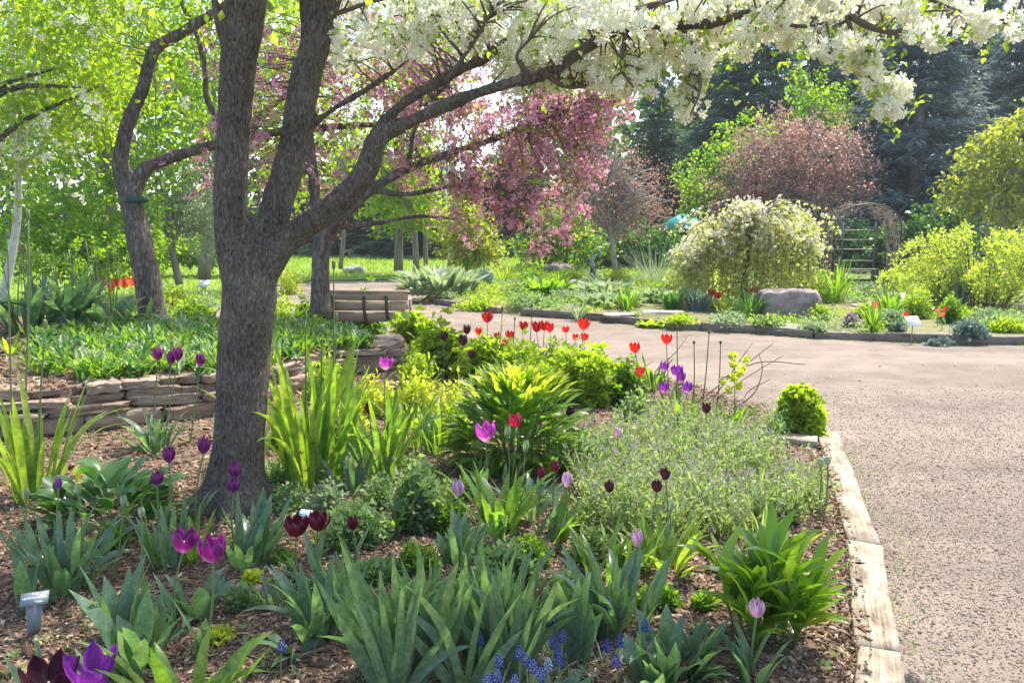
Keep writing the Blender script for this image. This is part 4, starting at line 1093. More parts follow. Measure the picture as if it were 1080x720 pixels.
far_tree('bare_trunk_tree', 'stout grey trunk with sparse leaves rising right of the bench', [(420, 120, 27, 50, 50, .6), (420, 60, 27, 60, 50)], (420, 281, 27, 9, 419, 130), 200, 14, .5, .12, 'back_leaf', 'bark_far', T_DIA)
for px, lb, px2 in ((440, 'slender grey stem left of the pale forked one in the dark wood', 441), (449, 'thinnest slender stem between two others in the dark wood', 448), (475, 'pale leaning stem rising behind the silvery hosta mound', 468), (359, 'straight brown stem on the lawn just right of the pink crabapple trunk', 360)):
    far_tree('slim_tree', lb, [(px2, 130, 29, 30, 50, .5), (px2, 70, 29, 30, 40)], (px, 279, 28, 4.5, px2, 150), 90, 14, .5, .12, 'back_leaf', 'bark_aspen' if px == 475 else 'bark_far', T_DIA, n_limb=6)
far_tree('olive_shrub', 'rounded airy olive-green small tree behind the silvery mounds', [(492, 250, 23, 28, 24), (485, 228, 23, 22, 16, .6), (505, 262, 23, 20, 16)], (492, 288, 23, 3, 492, 252), 260, 16, .4, .11, 'olive_leaf', 'bark_far', T_DIA)
far_tree('olive_shrub', 'dull green upright shrub under the pink blossom left of the bare tree', [(600, 258, 25, 30, 22), (590, 235, 25, 30, 24), (560, 262, 25, 30, 14), (640, 262, 26, 30, 16)], (598, 285, 25, 3, 598, 250), 300, 16, .4, .12, 'mid_green', 'bark_far', T_DIA)
far_tree('redbud_tree', 'bare reddish-brown twiggy tree left of the teal canopy', [(645, 200, 22, 66, 40), (610, 205, 21.5, 40, 34, .7), (675, 215, 22, 36, 26), (640, 172, 22, 40, 28, .8), (690, 205, 22, 24, 22, .6), (650, 235, 22, 50, 16, .5)], (650, 284, 22, 5.5, 640, 180), 430, 9, .55, .06, 'brown_bud', 'twig_red', T_DIA, n_limb=90, twigs=5, s_lo=5)
far_tree('plum_tree', 'broad dusty purple-leaved tree left of the iron arch', [(835, 168, 27, 58, 42), (800, 190, 27, 46, 36), (872, 160, 27, 42, 34), (850, 205, 27, 60, 26), (890, 180, 27, 26, 30), (770, 205, 27, 30, 20, .6), (825, 140, 27, 34, 22, .8)], (838, 290, 27, 8, 838, 190), 850, 16, .55, .1, 'dusty_purple', 'bark_far', T_DIA, n_limb=40, twigs=1)
far_tree('young_tree', 'bright lime small tree peeping out behind the purple tree', [(862, 110, 31, 28, 26), (880, 130, 31, 18, 18, .6), (852, 88, 31, 14, 16, .5)], (862, 290, 31, 6, 862, 130), 170, 14, .5, .12, 'back_leaf', 'bark_far', T_DIA)
far_tree('young_tree', 'yellow-green bush left behind the purple tree near the teal canopy', [(790, 142, 30, 28, 18), (742, 185, 29, 26, 26), (735, 208, 28, 24, 20), (768, 165, 29, 20, 18)], (755, 290, 29, 6, 755, 190), 300, 14, .5, .13, 'back_leaf', 'bark_far', T_DIA)
far_tree('maple_tree', 'rounded golden-green tree at the right edge behind the yellow shrub', [(1060, 172, 24, 34, 34), (1022, 190, 24, 22, 22), (1080, 145, 24, 34, 26), (1042, 215, 24, 42, 20), (1092, 205, 24, 36, 36), (1003, 212, 24, 16, 14, .6)], (1055, 290, 24, 9, 1055, 190), 430, 18, .45, .13, 'olive_leaf', 'bark_far', T_DIA)
for i, (x, y, lb) in enumerate(((660, 262, 'dark shaded bush low left of the bare reddish tree'), (700, 262, 'dark green bush below the teal canopy'), (860, 262, 'dark bush at the left foot of the iron arch'), (985, 245, 'dark shrub showing between the arch and the yellow shrub'), (920, 265, 'dark bush seen through the iron arch'))):
    dd = 26 if x < 900 else 25
    far_tree('dark_shrub', lb, [(x, y, dd, 36, 26), (x - 18, y + 12, dd, 26, 18), (x + 20, y + 10, dd, 28, 20)], (x, 292, dd, 3, x, y), 220, 18, .4, .14, 'deep_green', 'bark_far', T_DIA, cat='shrub')

# ---- weeping cherry-like tree
wx = G(783, 322); dW = wx[1]
wt = thing('weeping_tree', 'small weeping tree with cream blossom and lime leaves left of the boulder', 'tree', wx)
m_ = MB(); tp = W(790, 232, dW)
tube(m_, [wx - [0, 0, .1], W(786, 290, dW), W(789, 255, dW), tp], [.085, .06, .06, .045], 8, 12)
lf, fl2 = MB(), MB()
HEADS = [(-1.12, .1, -.72, .42), (-.75, -.2, -.42, .5), (-.55, .4, -.2, .55), (-.12, -.1, .12, .62), (.3, .3, .08, .6), (.42, -.35, -.22, .5), (.85, .05, -.2, .5), (1.15, .15, -.5, .38)]
for hx, hy, hz, hr in HEADS:
    h0 = tp + np.array([hx, hy, hz]); tube(m_, [tp - [0, 0, .12], (tp + h0) / 2 + [0, 0, .12], h0], [.035, .025, .014], 5, 10)
    for i in range(int(88 * hr)):
        a = rnd.uniform(0, 6.283); rr = hr * rnd.uniform(.15, 1.1)
        ex, ey = math.cos(a) * rr, math.sin(a) * rr
        top_ = h0[2] + rnd.uniform(-.04, .2); drop = rnd.uniform(.6, 1.04) * (top_ - wx[2] - .03)
        p1 = np.array([h0[0] + ex * .4, h0[1] + ey * .4, top_]); p2 = np.array([h0[0] + ex * .85, h0[1] + ey * .85, top_ - .12])
        j_ = rnd.uniform(-.12, .12)
        p3 = np.array([h0[0] + ex * 1.05 + j_, h0[1] + ey * 1.05, top_ - drop * .55]); p4 = np.array([h0[0] + ex * 1.1 + 1.7 * j_, h0[1] + ey * 1.1, top_ - drop])
        if i % 3 == 0: tube(m_, [h0, p1, p2, p3, p4], [.012, .009, .007, .005, .003], 4, 14)
        sp = spline([p1, p2, p3, p4], 60)
        N_ = 34; q = sp[rng.integers(0, 60, N_)] + rng.normal(0, .05, (N_, 3))
        scatter(lf, q, unit(np.array([0, 0, -.6]) + rng.normal(0, .7, (N_, 3))), runit(N_), .07 * rng.uniform(.6, 1.4, N_), T_DIA)
        N_ = rnd.choice((30, 22, 10, 2)) if hx > -1 else 14
        q = sp[rng.integers(0, 30, N_)] + rng.normal(0, .06, (N_, 3))
        scatter(fl2, q, runit(N_), runit(N_), .038, T_FLOW4)
for i in range(30):
    a = rnd.uniform(-1.2, 1.2) if i < 20 else rnd.uniform(0, 6.283); rr = rnd.uniform(1.0, 1.75)
    z0 = rnd.uniform(-.15, .25)
    p1 = tp + np.array([math.cos(a) * rr * .5, math.sin(a) * rr * .45, z0 + .15]); p2 = tp + np.array([math.cos(a) * rr * .85, math.sin(a) * rr * .7, z0 - .05]); p3 = tp + np.array([math.cos(a) * rr, math.sin(a) * rr * .8, z0 - rnd.uniform(.2, .5)])
    tube(m_, [tp, p1, p2, p3], [.015, .01, .006, .003], 4, 12)
    sp = spline([p1, p2, p3], 40); q = sp[rng.integers(0, 40, 30)] + rng.normal(0, .045, (30, 3))
    scatter(lf, q, unit(np.array([0, 0, -.6]) + rng.normal(0, .7, (30, 3))), runit(30), .065 * rng.uniform(.6, 1.4, 30), T_DIA)
    q = sp[rng.integers(0, 40, 12)] + rng.normal(0, .05, (12, 3)); scatter(fl2, q, runit(12), runit(12), .038, T_FLOW4)
m_.build('trunk', M['twig'], wt, smooth=True); lf.build('leaves', M['weeping_leaf'], wt); fl2.build('blossom', M['cream_petal'], wt)

# ---- arching yellow shrub at the right
gx = G(1030, 322); dG = gx[1]
gs = thing('arching_shrub', 'big arching chartreuse shrub right of the iron arch', 'shrub', gx)
m_, lf = MB(), MB()
for i in range(230):
    a = rnd.uniform(0, 6.283); rr = rnd.uniform(.15, 1.0) ** .6 * 1.95; H = rnd.uniform(.5, 1.5) * (1.12 - .35 * rr / 1.75)
    b0 = gx + np.array([math.cos(a) * rr * .28, math.sin(a) * rr * .28, 0])
    e = gx + np.array([math.cos(a) * rr, math.sin(a) * rr * .7, H * rnd.uniform(.5, .95)])
    md_ = gx + np.array([math.cos(a) * rr * .6, math.sin(a) * rr * .45, H * 1.05])
    if i % 2: tube(m_, [b0, md_, e], [.012, .008, .003], 4, 10)
    sp = spline([b0, md_, e], 40)
    N_ = 100; q = sp[rng.integers(4, 40, N_)] + rng.normal(0, .035, (N_, 3))
    scatter(lf, q, unit(rng.normal(0, .6, (N_, 3)) + np.array([0, 0, .5])), runit(N_), .05 * rng.uniform(.6, 1.3, N_), T_DIA)
m_.build('stems', M['twig'], gs); lf.build('leaves', M['chartreuse_leaf'], gs)

# ---- spruces
def spruce(seed, H, Rr, mat):
    r2 = np.random.default_rng(seed)
    trunk, nd = MB(), MB()
    tube(trunk, [(0, 0, -.3), (0, 0, H * .5), (0, 0, H)], [.22 * H / 12, .13 * H / 12, .015], 7, 10)
    z = .5
    while z < H - .2:
        f = 1 - z / H
        L = Rr * (f ** .75) * (.85 + .2 * r2.random()) + .12
        nb = int(9 + 8 * f)
        for k in range(nb):
            a = r2.uniform(0, 6.283); L2 = L * r2.uniform(.72, 1.1)
            t = np.linspace(0, 1, 7)
            dr = -.18 * L2 * t + .16 * L2 * t ** 3 + .25 * f * 0
            bp = np.c_[np.cos(a) * t * L2, np.sin(a) * t * L2, z + dr + r2.uniform(-.1, .1)]
            if k % 3 == 0: tube(trunk, bp, np.linspace(.03, .006, 7), 3, None, False)
            n = int(16 + 34 * L2)
            tt = r2.uniform(.12, 1, n); pos = np.c_[np.interp(tt, t, bp[:, 0]), np.interp(tt, t, bp[:, 1]), np.interp(tt, t, bp[:, 2])] + r2.normal(0, .07, (n, 3))
            od = np.array([math.cos(a), math.sin(a), 0]); sdv = np.array([-math.sin(a), math.cos(a), 0])
            sg = r2.choice([-1, 1], n)
            d = od * .65 + sdv * (sg * r2.uniform(.2, 1, n))[:, None] + np.array([0, 0, -.25]) + r2.normal(0, .25, (n, 3))
            scatter(nd, pos, d, np.array([0, 0, 1.]) + r2.normal(0, .5, (n, 3)), r2.uniform(.24, .46, n) * (.75 + .35 * f), T_NEED)
        z += .26 + .1 * r2.random() + .12 * f
    return trunk, nd
PROTO = {}
def put_spruce(kind, px, depth, ztop, rad, label, rot):
    H0, R0 = 12.0, 2.9
    x = (px - 540) / F * depth
    loc = (x, depth, -.1)
    root = thing('spruce_tree', label, 'spruce', loc, 'spruces behind the garden')
    if kind not in PROTO:
        tb, nb = spruce(11 if kind == 'spruce_blue' else 5, H0, R0, kind)
        root['_o'] = [0., 0., 0.]
        a = tb.build('trunk', M['bark_far'], root); b = nb.build('crown', M[kind], root)
        PROTO[kind] = (a, b)
    else:
        for ch in PROTO[kind]:
            c_ = ch.copy(); c_.parent = root; col.objects.link(c_)
    root.scale = (rad / R0, rad / R0, ztop / H0); root.rotation_euler = (0, 0, rot)
for kind, px, dd, zt_, rad, lb, rot in (
    ('spruce_green', 690, 34, 8.2, 2.6, 'dark spruce with a free-standing tip left of the white blossom spray', .3), ('spruce_green', 785, 37, 13.5, 4.3, 'tall dark spruce behind the lime bush and purple tree', 1.7),
    ('spruce_blue', 957, 31, 13.5, 3.6, 'blue-grey spruce right behind the iron arch', .0), ('spruce_green', 850, 44, 15, 4, 'dark spruce far behind the purple tree', 2.8), ('spruce_blue', 1065, 38, 14, 3.8, 'blue spruce above the golden-green tree at the right edge', 2.1),
    ('spruce_blue', 905, 42, 15, 3.8, 'hazy spruce left of the blue-grey one behind the arch', 4.0), ('spruce_green', 1010, 46, 17, 4.2, 'dark spruce between the two blue ones on the right', 5.1), ('spruce_green', 738, 44, 12.5, 4.2, 'dark spruce between the free-standing tip and the tall one', 3.6),
    ('spruce_green', 620, 46, 9, 3.6, 'dark spruce hidden behind the pink blossom', 1.0), ('spruce_green', 540, 44, 6.5, 3.4, 'low dark spruce behind the pink tree and olive shrub', 2.2), ('spruce_green', 455, 42, 6.2, 3.6, 'dark spruce behind the pale slender stems', 4.4),
    ('spruce_green', 385, 44, 6.5, 3.8, 'dark spruce in the shade beyond the bench', .8), ('spruce_blue', 1150, 40, 15, 4, 'spruce at the extreme right edge of the wood', 3.0), ('spruce_green', 320, 48, 7, 3.4, 'dark spruce seen between the big trunk and its right limb', 5.6)):
    put_spruce(kind, px, dd, zt_, rad, lb, rot)
# ---- the wood that closes the view
wd_ = MB()
N_ = 30000
x = rng.uniform(-62, 62, N_); y = rng.uniform(50, 60, N_); top = 6.0 + 1.4 * np.sin(x * .35) + np.where(x > 12, 11, np.where(x > .5, 4.5, 0)) + np.where(x < -12, 9 + 2 * np.sin(x * .8), 0)
z = rng.uniform(0, 1, N_) ** 1.1 * top
scatter(wd_, np.c_[x, y, z], runit(N_), runit(N_), rng.uniform(.5, 1.0, N_), T_DIA)
for xx in np.arange(-60, 60, 1.6): tube(wd_, [(xx + rnd.uniform(-.5, .5), 54, -.2), (xx, 54, 6)], [.15, .08], 5, m=1)
tag(wd_.build('woods', [M['dark_leaf'], M['bark_far']]), 'dark dense wood closing the view behind all the garden trees', None, None, 'stuff')

# ---- the air: a faint haze that softens the far trees
hz = MB(); box(hz, (0, 65, 11.4), (216, 186, 25.8))
hm = bpy.data.materials.new('haze'); hm.use_nodes = True
hn = hm.node_tree.nodes; hn.remove(hn["Principled BSDF"])
pv = hn.new("ShaderNodeVolumePrincipled"); pv.inputs["Density"].default_value = .0008; pv.inputs["Color"].default_value = (.9, .95, 1, 1)
hm.node_tree.links.new(pv.outputs[0], hn["Material Output"].inputs["Volume"])
tag(hz.build('haze', hm), None, None, None, 'stuff')

# ------------------------------------------------------------------ plants
def U(a, b): return rnd.uniform(a, b)
def single(mb, name, mat, loc, label, cat, group=None, kind=None, smooth=False):
    return tag(mb.build(name, mat, origin=loc, smooth=smooth), label, cat, group, kind)
def fans(mb, p, n_fan, spread, L, Wd, per=6, lean=.5, ax=0.2):
    """irises: flat fans of sword leaves"""
    for _ in range(n_fan):
        b = p + np.array([U(-1, 1) * spread[0], U(-1, 1) * spread[1], -.02])
        az = U(-ax, ax) + (math.pi if rnd.random() < .5 else 0)
        for j in range(per):
            u = (j - (per - 1) / 2) / max(per / 2, 1)
            l_ = L * U(.7, 1.05) * (1 - .25 * abs(u))
            blade(mb, b + np.array([math.cos(az) * u * .03, math.sin(az) * u * .03 + U(-.015, .015), 0]), az if u > 0 else az + math.pi, l_, Wd * U(.75, 1.15), abs(u) * lean * U(.5, 1.35) + U(0, .08), U(-.12, .28) if rnd.random() < .9 else U(.5, 1.2), 'sword', .08, 10, True, .03, U(-.9, .9))
def tuft(mb, p, n, spread, L, Wd, lean=(.05, .5), curl=(.1, .9), prof='strap', fold=.3, seg=7, wave=0, az=None, flat=False):
    for _ in range(n):
        a = U(0, 6.283) if az is None else rnd.gauss(az, 1.0)
        r = math.sqrt(rnd.random())
        b = p + np.array([math.cos(a) * r * spread, math.sin(a) * r * spread, -.015])
        big_bend = U(.6, 1.3) if (prof in ('tulip', 'strap') and rnd.random() < .16) else 0
        blade(mb, b, a + U(-.5, .5), L * U(.55, 1.1), Wd * U(.7, 1.2), U(*lean), U(*curl) + big_bend, prof, fold, seg, flat, wave, U(-.35, .35))
def mound(mb, p, rx, ry, h, n, size, tmpl=T_DIA, up=.6, shell=.5, m=0, jit=.4, lobes=None):
    """a leafy mass of several uneven lobes with a few shoots sticking out"""
    k = lobes or (1 if n < 60 else int(min(9, 4 + n / 300)))
    ca = rng.uniform(0, 6.283, k); cr_ = np.where(k == 1, 0, rng.uniform(.1, .48, k))
    C = np.c_[np.cos(ca) * cr_ * rx, np.sin(ca) * cr_ * ry, np.zeros(k)]; S = np.ones(k) if k == 1 else rng.uniform(.38, .62, k); Hh = np.ones(k) if k == 1 else rng.uniform(.6, 1.12, k) * (1.12 - .45 * cr_)
    ii = rng.integers(0, k, n)
    u = runit(n); u[:, 2] = np.abs(u[:, 2]); r = rng.random(n) ** shell
    if k > 1: r = np.where(rng.random(n) < .07, r * rng.uniform(1.05, 1.35, n), r)
    pos = p + C[ii] + u * np.c_[rx * S[ii], ry * S[ii], h * Hh[ii]] * r[:, None]
    d = unit(u + rng.normal(0, .55, (n, 3)) + np.array([0, 0, up * .3]))
    nn = unit(np.array([0, 0, 1.]) * up + rng.normal(0, .5, (n, 3)) + u * .4)
    scatter(mb, pos, d, nn, size * rng.uniform(1 - jit, 1 + jit, n) * np.where(rng.random(n) < .2, .6, 1), tmpl, m)
def at(px, py): return G(px, py)

# ---- tulips
def bloom_mesh(mb, c, axis, h, r, opn, m=0, ruffle=0):
    ax_ = unit(axis); a = np.array([1, 0, 0]) if abs(ax_[0]) < .8 else np.array([0, 1, 0])
    X = unit(np.cross(ax_, a)); Y = np.cross(ax_, X)
    nt_, na = 7, 5
    t = np.linspace(0, 1, nt_)
    rot0 = U(0, 2)
    for k in range(6):
        inner = k % 2
        rr = np.interp(t, [0, .18, .45, .75, 1], [.22, .72, 1.0, .92 + .35 * opn, .5 + .95 * opn]) * r * (.9 if inner else 1) * U(.95, 1.05)
        zz = t * h * (1.03 if inner else .97) * U(.95, 1.05) * (1 - .1 * opn)
        wa = np.interp(t, [0, .25, .55, .8, 1], [.5, .62, .62, .45, .05]) * (1.1 - .25 * opn)
        ph = rot0 + k * math.pi / 3 + U(-.08, .08)
        s = np.linspace(-1, 1, na)
        ang = ph + s[None, :] * wa[:, None]
        rad = rr[:, None] * (1 - .1 * (s[None, :] ** 2)) + ruffle * rng.normal(0, .05 * r, (nt_, na)) * t[:, None]
        V = c + rad[..., None] * (np.cos(ang)[..., None] * X + np.sin(ang)[..., None] * Y) + (zz[:, None] - .02 * h * s[None, :] ** 2)[..., None] * ax_
        uv = np.stack([np.tile(s, (nt_, 1)), np.tile(t[:, None], (1, na))], -1)
        i = np.arange(nt_ - 1)[:, None] * na; j = np.arange(na - 1)[None]
        q = (i + j).ravel()
        mb.add(V.reshape(-1, 3), np.stack([q, q + 1, q + 1 + na, q + na], 1), uv, m)
def tulip(px, py, bpx, bpy, col_, label, size=None, opn=0.05, leaves=2, hm=1.25, leafL=.24, group='tulips in the near bed', lean_d=0.0, leafmt='tulip_leaf', dz=None, name='tulip'):
    """bloom centre at (px, py) in the photograph, foot at (bpx, bpy)"""
    b = at(bpx, bpy)
    c = W(px, py, b[1] + lean_d)
    if c[2] < b[2] + .1: c[2] = b[2] + .1
    h = (size or 20) * b[1] / F
    root = thing(name, label, 'tulip', b, group)
    st, bl, lf_ = MB(), MB(), MB()
    base_c = c - np.array([0, 0, h * .5])
    mid_ = b * .5 + base_c * .5 + np.array([U(-.02, .02), U(-.015, .015), 0])
    tube(st, [b - [0, 0, .03], mid_, base_c, base_c + [0, 0, .004]], [.0052, .0045, .004, .004], 6, 12)
    st.build('stem', M['stem'], root, smooth=True)
    axd = unit(base_c - mid_) * .4 + np.array([U(-.12, .12), U(-.12, .12), 1])
    r = h / hm / 2 * U(.9, 1.1); opn = max(0, opn + U(-.08, .14))
    bloom_mesh(bl, base_c, axd, h, r, opn)
    if opn > .5:
        tube(bl, [base_c, base_c + unit(axd) * h * .45], [.003, .004], 5, m=1)
    bl.build('bloom', [M[col_], M['cream_petal']], root, smooth=True)
    for k in range(leaves):
        q = MB()
        blade(q, b + [0, 0, -.01], U(0, 6.28), leafL * U(.75, 1.1), leafL * U(.15, .22), U(.1, .5), U(.1, .7), 'tulip', .3, 8, False, .1, U(-.3, .3))
        q.build('leaf', M[leafmt], root, smooth=True)
    return root
TD = [
 # px, py, foot px, foot py, colour, size, open, label
 (166, 373, 160, 468, 'tulip_purple', 14, .0, 'purple tulip leftmost of the group rising before the stone wall'),
 (180, 377, 166, 470, 'tulip_purple', 14, .0, 'purple tulip lowest in the overlapping pair before the stone wall'),
 (187, 373, 172, 470, 'tulip_purple', 15, .0, 'purple tulip highest in the overlapping pair before the stone wall'),
 (211, 379, 200, 466, 'tulip_purple', 14, .0, 'purple tulip standing alone right of the pair before the stone wall'),
 (178, 479, 172, 566, 'tulip_purple', 18, .0, 'closed purple tulip left of the trunk, with a stem crossing the broad leaves'),
 (214, 469, 206, 560, 'tulip_purple', 19, .0, 'closed purple tulip nearest the left side of the big trunk'),
 (165, 504, 160, 590, 'tulip_purple', 16, .0, 'smaller purple tulip on the right of the broad dark leaves'),
 (248, 495, 253, 578, 'tulip_purple', 18, .0, 'upper purple tulip of the stacked pair in front of the big trunk'),
 (246, 511, 249, 582, 'tulip_purple', 17, .0, 'lower purple tulip of the stacked pair in front of the big trunk'),
 (192, 569, 186, 664, 'tulip_purple', 28, .55, 'open purple tulip left of its open neighbour in the shaded mulch'),
 (224, 578, 213, 690, 'tulip_purple', 31, .5, 'large open purple tulip with a white edge low in the shaded mulch'),
 (97, 706, 105, 762, 'tulip_violet', 46, .85, 'wide-open violet tulip at the bottom edge showing white stamens'),
 (50, 716, 40, 765, 'tulip_black', 50, .7, 'blackish ruffled tulip in the bottom left corner'),
 (312, 554, 313, 612, 'tulip_maroon', 24, .45, 'dark red open tulip left of the two below the pale blue tag'),
 (335, 549, 334, 610, 'tulip_maroon', 22, .4, 'dark red tulip with a glowing petal just right of the pale blue tag'),
 (372, 551, 371, 600, 'tulip_maroon', 16, .3, 'dark red tulip alone over the pale ferny ground cover'),
 (389, 430, 391, 486, 'tulip_black', 13, .0, 'small dark purple tulip among the sword leaves right of the trunk'),
 (406, 383, 408, 470, 'tulip_magenta', 14, .5, 'bright pink tulip in front of the end of the stone wall'),
 (492, 347, 490, 400, 'tulip_black', 11, .2, 'near-black tulip highest of four above the leafy bushes'),
 (468, 354, 468, 402, 'tulip_black', 10, .2, 'near-black tulip leftmost of four above the leafy bushes'),
 (488, 358, 487, 408, 'tulip_black', 13, .1, 'near-black tulip largest of four above the leafy bushes'),
 (497, 373, 497, 412, 'tulip_black', 10, .1, 'near-black tulip lowest of four above the leafy bushes'),
 (512, 455, 509, 520, 'tulip_magenta', 21, .45, 'magenta tulip with white base in front of the peony bush'),
 (543, 443, 538, 515, 'tulip_crimson', 15, .35, 'crimson tulip in front of the peony bush'),
 (580, 414, 578, 478, 'tulip_black', 13, .1, 'near-black tulip topmost of three on the peony bush'),
 (579, 432, 575, 486, 'tulip_black', 11, .1, 'near-black tulip lower left of three on the peony bush'),
 (601, 434, 597, 490, 'tulip_black', 12, .1, 'near-black tulip rightmost of three on the peony bush'),
 (571, 497, 567, 568, 'tulip_maroon', 13, .0, 'round dark red tulip left of its twin below the peony bush'),
 (585, 491, 583, 565, 'tulip_maroon', 13, .0, 'round dark red tulip right of its twin below the peony bush'),
 (483, 514, 482, 588, 'tulip_lilac', 19, .0, 'pale pink closed tulip left of the tall leaves below the peony bush'),
 (598, 505, 597, 570, 'tulip_lilac', 17, .0, 'pale pink tulip beside the round dark red pair'),
 (652, 456, 652, 505, 'tulip_lilac', 12, .0, 'pale lilac tulip at the back of the silvery ground cover'),
 (643, 513, 640, 584, 'tulip_black', 13, .1, 'dark tulip alone on the left of the silvery ground cover'),
 (693, 512, 690, 580, 'tulip_black', 14, .1, 'dark tulip lower left of the pair in the silvery ground cover'),
 (702, 499, 700, 576, 'tulip_black', 14, .1, 'blackest tulip upper right of the pair in the silvery ground cover'),
 (745, 430, 744, 478, 'tulip_black', 12, .1, 'dark round tulip in front of the grassy tufts by the bare twigs'),
 (672, 567, 668, 650, 'tulip_lilac', 19, .05, 'lilac tulip standing over the broad leaves right of centre'),
 (798, 641, 792, 712, 'tulip_lilac', 21, .05, 'lilac tulip in front of the glossy leafy clump by the timber'),
 (825, 573, 824, 640, 'pansy', 12, .6, 'small violet and white flower on top of the glossy leafy clump'),
 (701, 386, 704, 448, 'tulip_violet', 11, .4, 'violet tulip upper left in the group by the bare twigs'),
 (714, 391, 714, 450, 'tulip_violet', 13, .4, 'violet tulip in the middle of the group by the bare twigs'),
 (718, 397, 718, 452, 'tulip_violet', 13, .3, 'violet tulip largest and lowest centre in the group by the bare twigs'),
 (700, 408, 701, 452, 'tulip_violet', 11, .4, 'violet tulip lower left in the group by the bare twigs'),
 (725, 408, 724, 454, 'tulip_violet', 12, .4, 'violet tulip at the right of the group by the bare twigs'),
]
for px, py, bx, by, c_, sz, op, lb in TD:
    big = sz > 26
    tulip(px, py, bx, by, c_, lb, sz, op, 2 if by > 470 else 1, 1.0 if op > .3 else 1.2, .2 if sz < 15 else .26)
RED = [(514, 334, 14, 'scarlet tulip leftmost and highest in the row along the path'), (505, 349, 10, 'red tulip low at the left end of the row along the path'), (525, 354, 10, 'red tulip low, second from the left in the row along the path'),
       (538, 353, 12, 'red tulip in the row along the path, left of two tall dark stalks'), (533, 361, 9, 'small red tulip lowest in the row along the path'), (552, 343, 12, 'red tulip in the row just left of the tall dark stalk'),
       (566, 344, 14, 'red tulip left in the dense middle cluster along the path'), (574, 343, 13, 'red tulip right in the dense middle cluster along the path'), (580, 345, 12, 'red tulip at the right edge of the dense cluster along the path'),
       (597, 347, 9, 'small red tulip between the dense cluster and the tall scarlet one'), (607, 355, 9, 'small coral tulip low beside the tall scarlet one'), (615, 341, 15, 'big scarlet tulip topmost at the right end of the path row'), (616, 355, 10, 'coral tulip directly below the big scarlet one'),
       (503, 365, 8, 'small red tulip peeping from the leaves of the lime mounds'), (670, 366, 14, 'red tulip left in the trio before the bare twigs'), (703, 357, 13, 'red tulip highest in the trio before the bare twigs'), (675, 391, 11, 'red tulip lowest in the trio before the bare twigs'), (425, 326, 10, 'red tulip by the right end of the bench')]
for px, py, sz, lb in RED:
    far_ = px == 425
    bx, by = (px + U(-3, 3), 378 + (px - 560) * .12 + U(0, 8)) if px < 640 else (px + 4, 428)
    if far_: bx, by = 425, 352
    tulip(px, py, bx, by, 'tulip_red', lb, sz * .86, .45, 1, 1.0, .22, 'red tulips along the path', 0, 'tulip_leaf')
for px, py, bx, by, c_, sz, lb in (
  (30, 263, 33, 330, 'tulip_red', 12, 'orange-red tulip leftmost of three above the big-leaved clump'), (36, 259, 40, 330, 'tulip_red', 10, 'orange-red tulip topmost of three above the big-leaved clump'), (22, 262, 24, 330, 'tulip_orange', 9, 'paler orange tulip beside two red ones above the big-leaved clump'),
  (108, 298, 110, 332, 'tulip_red', 10, 'darker red tulip leftmost of the orange row by the leaning trunk'), (117, 302, 118, 334, 'tulip_orange', 10, 'orange tulip second in the row by the leaning trunk'), (123, 297, 124, 333, 'tulip_red', 10, 'bright red-orange tulip in the middle of the row by the leaning trunk'),
  (130, 298, 131, 334, 'tulip_orange', 11, 'pale orange tulip in the row just left of the leaning trunk'), (138, 296, 138, 334, 'tulip_orange', 12, 'orange tulip touching the leaning trunk at the row end'), (142, 293, 142, 332, 'tulip_orange', 9, 'orange tulip highest at the right end of the row by the leaning trunk'),
  (183, 318, 184, 336, 'tulip_maroon', 9, 'single dark maroon tulip right of the leaning trunk')):
    tulip(px, py, bx, by, c_, lb, sz, .4, 1, 1.0, .2, 'tulips on the raised bed')
for px, py, c_, sz, lb in (
  (751, 308, 'tulip_red', 8, 'red tulip left of two under the weeping tree'), (757, 311, 'tulip_red', 8, 'red tulip right of two under the weeping tree'), (768, 307, 'tulip_red', 5, 'tiny red tulip between the pairs under the weeping tree'), (785, 299, 'tulip_red', 6, 'red tulip highest beside the weeping trunk'),
  (792, 306, 'tulip_orange', 8, 'coral tulip left of two near the boulder'), (798, 306, 'tulip_orange', 7, 'coral tulip right of two near the boulder'), (956, 332, 'tulip_red', 6, 'small red tulip behind the white sign'), (989, 327, 'tulip_orange', 5, 'coral tulip left of three below the yellow shrub'),
  (994, 331, 'tulip_orange', 5, 'coral tulip lowest of three below the yellow shrub'), (997, 325, 'tulip_red', 5, 'red tulip highest of three below the yellow shrub'), (923, 322, 'tulip_orange', 8, 'peach tulip beside the stepping stones to the arch'), (953, 311, 'cream_petal', 6, 'cream tulip in the leaves right of the arch foot')):
    tulip(px, py, px, py + 17, c_, lb, sz, .4, 1, 1.0, .2, 'tulips in the far bed')
# closed green buds
BUD = [(27, 520, 30, 590, 'plump green tulip bud at the far left'), (61, 510, 62, 605, 'dark violet tulip bud over the blue-green leaves at the left'), (82, 515, 84, 610, 'grey-green tulip bud on the blue-green leaves at the left'), (130, 528, 120, 612, 'slim grey tulip bud between the two blue-green clumps'), (149, 540, 152, 640, 'green tulip bud above the broad leaves left of the open purple pair'),
       (707, 533, 700, 590, 'slender dark bud in the backlit leaves right of centre'), (535, 455, 533, 520, 'pale green tulip bud beside the crimson tulip'), (554, 470, 553, 530, 'pale green tulip bud below the peony leaves')]
for px, py, bx, by, lb in BUD:
    tulip(px, py, bx, by, 'silver' if px != 61 else 'tulip_violet', lb, 14, 0, 1, 1.9, .2, 'tulip buds')
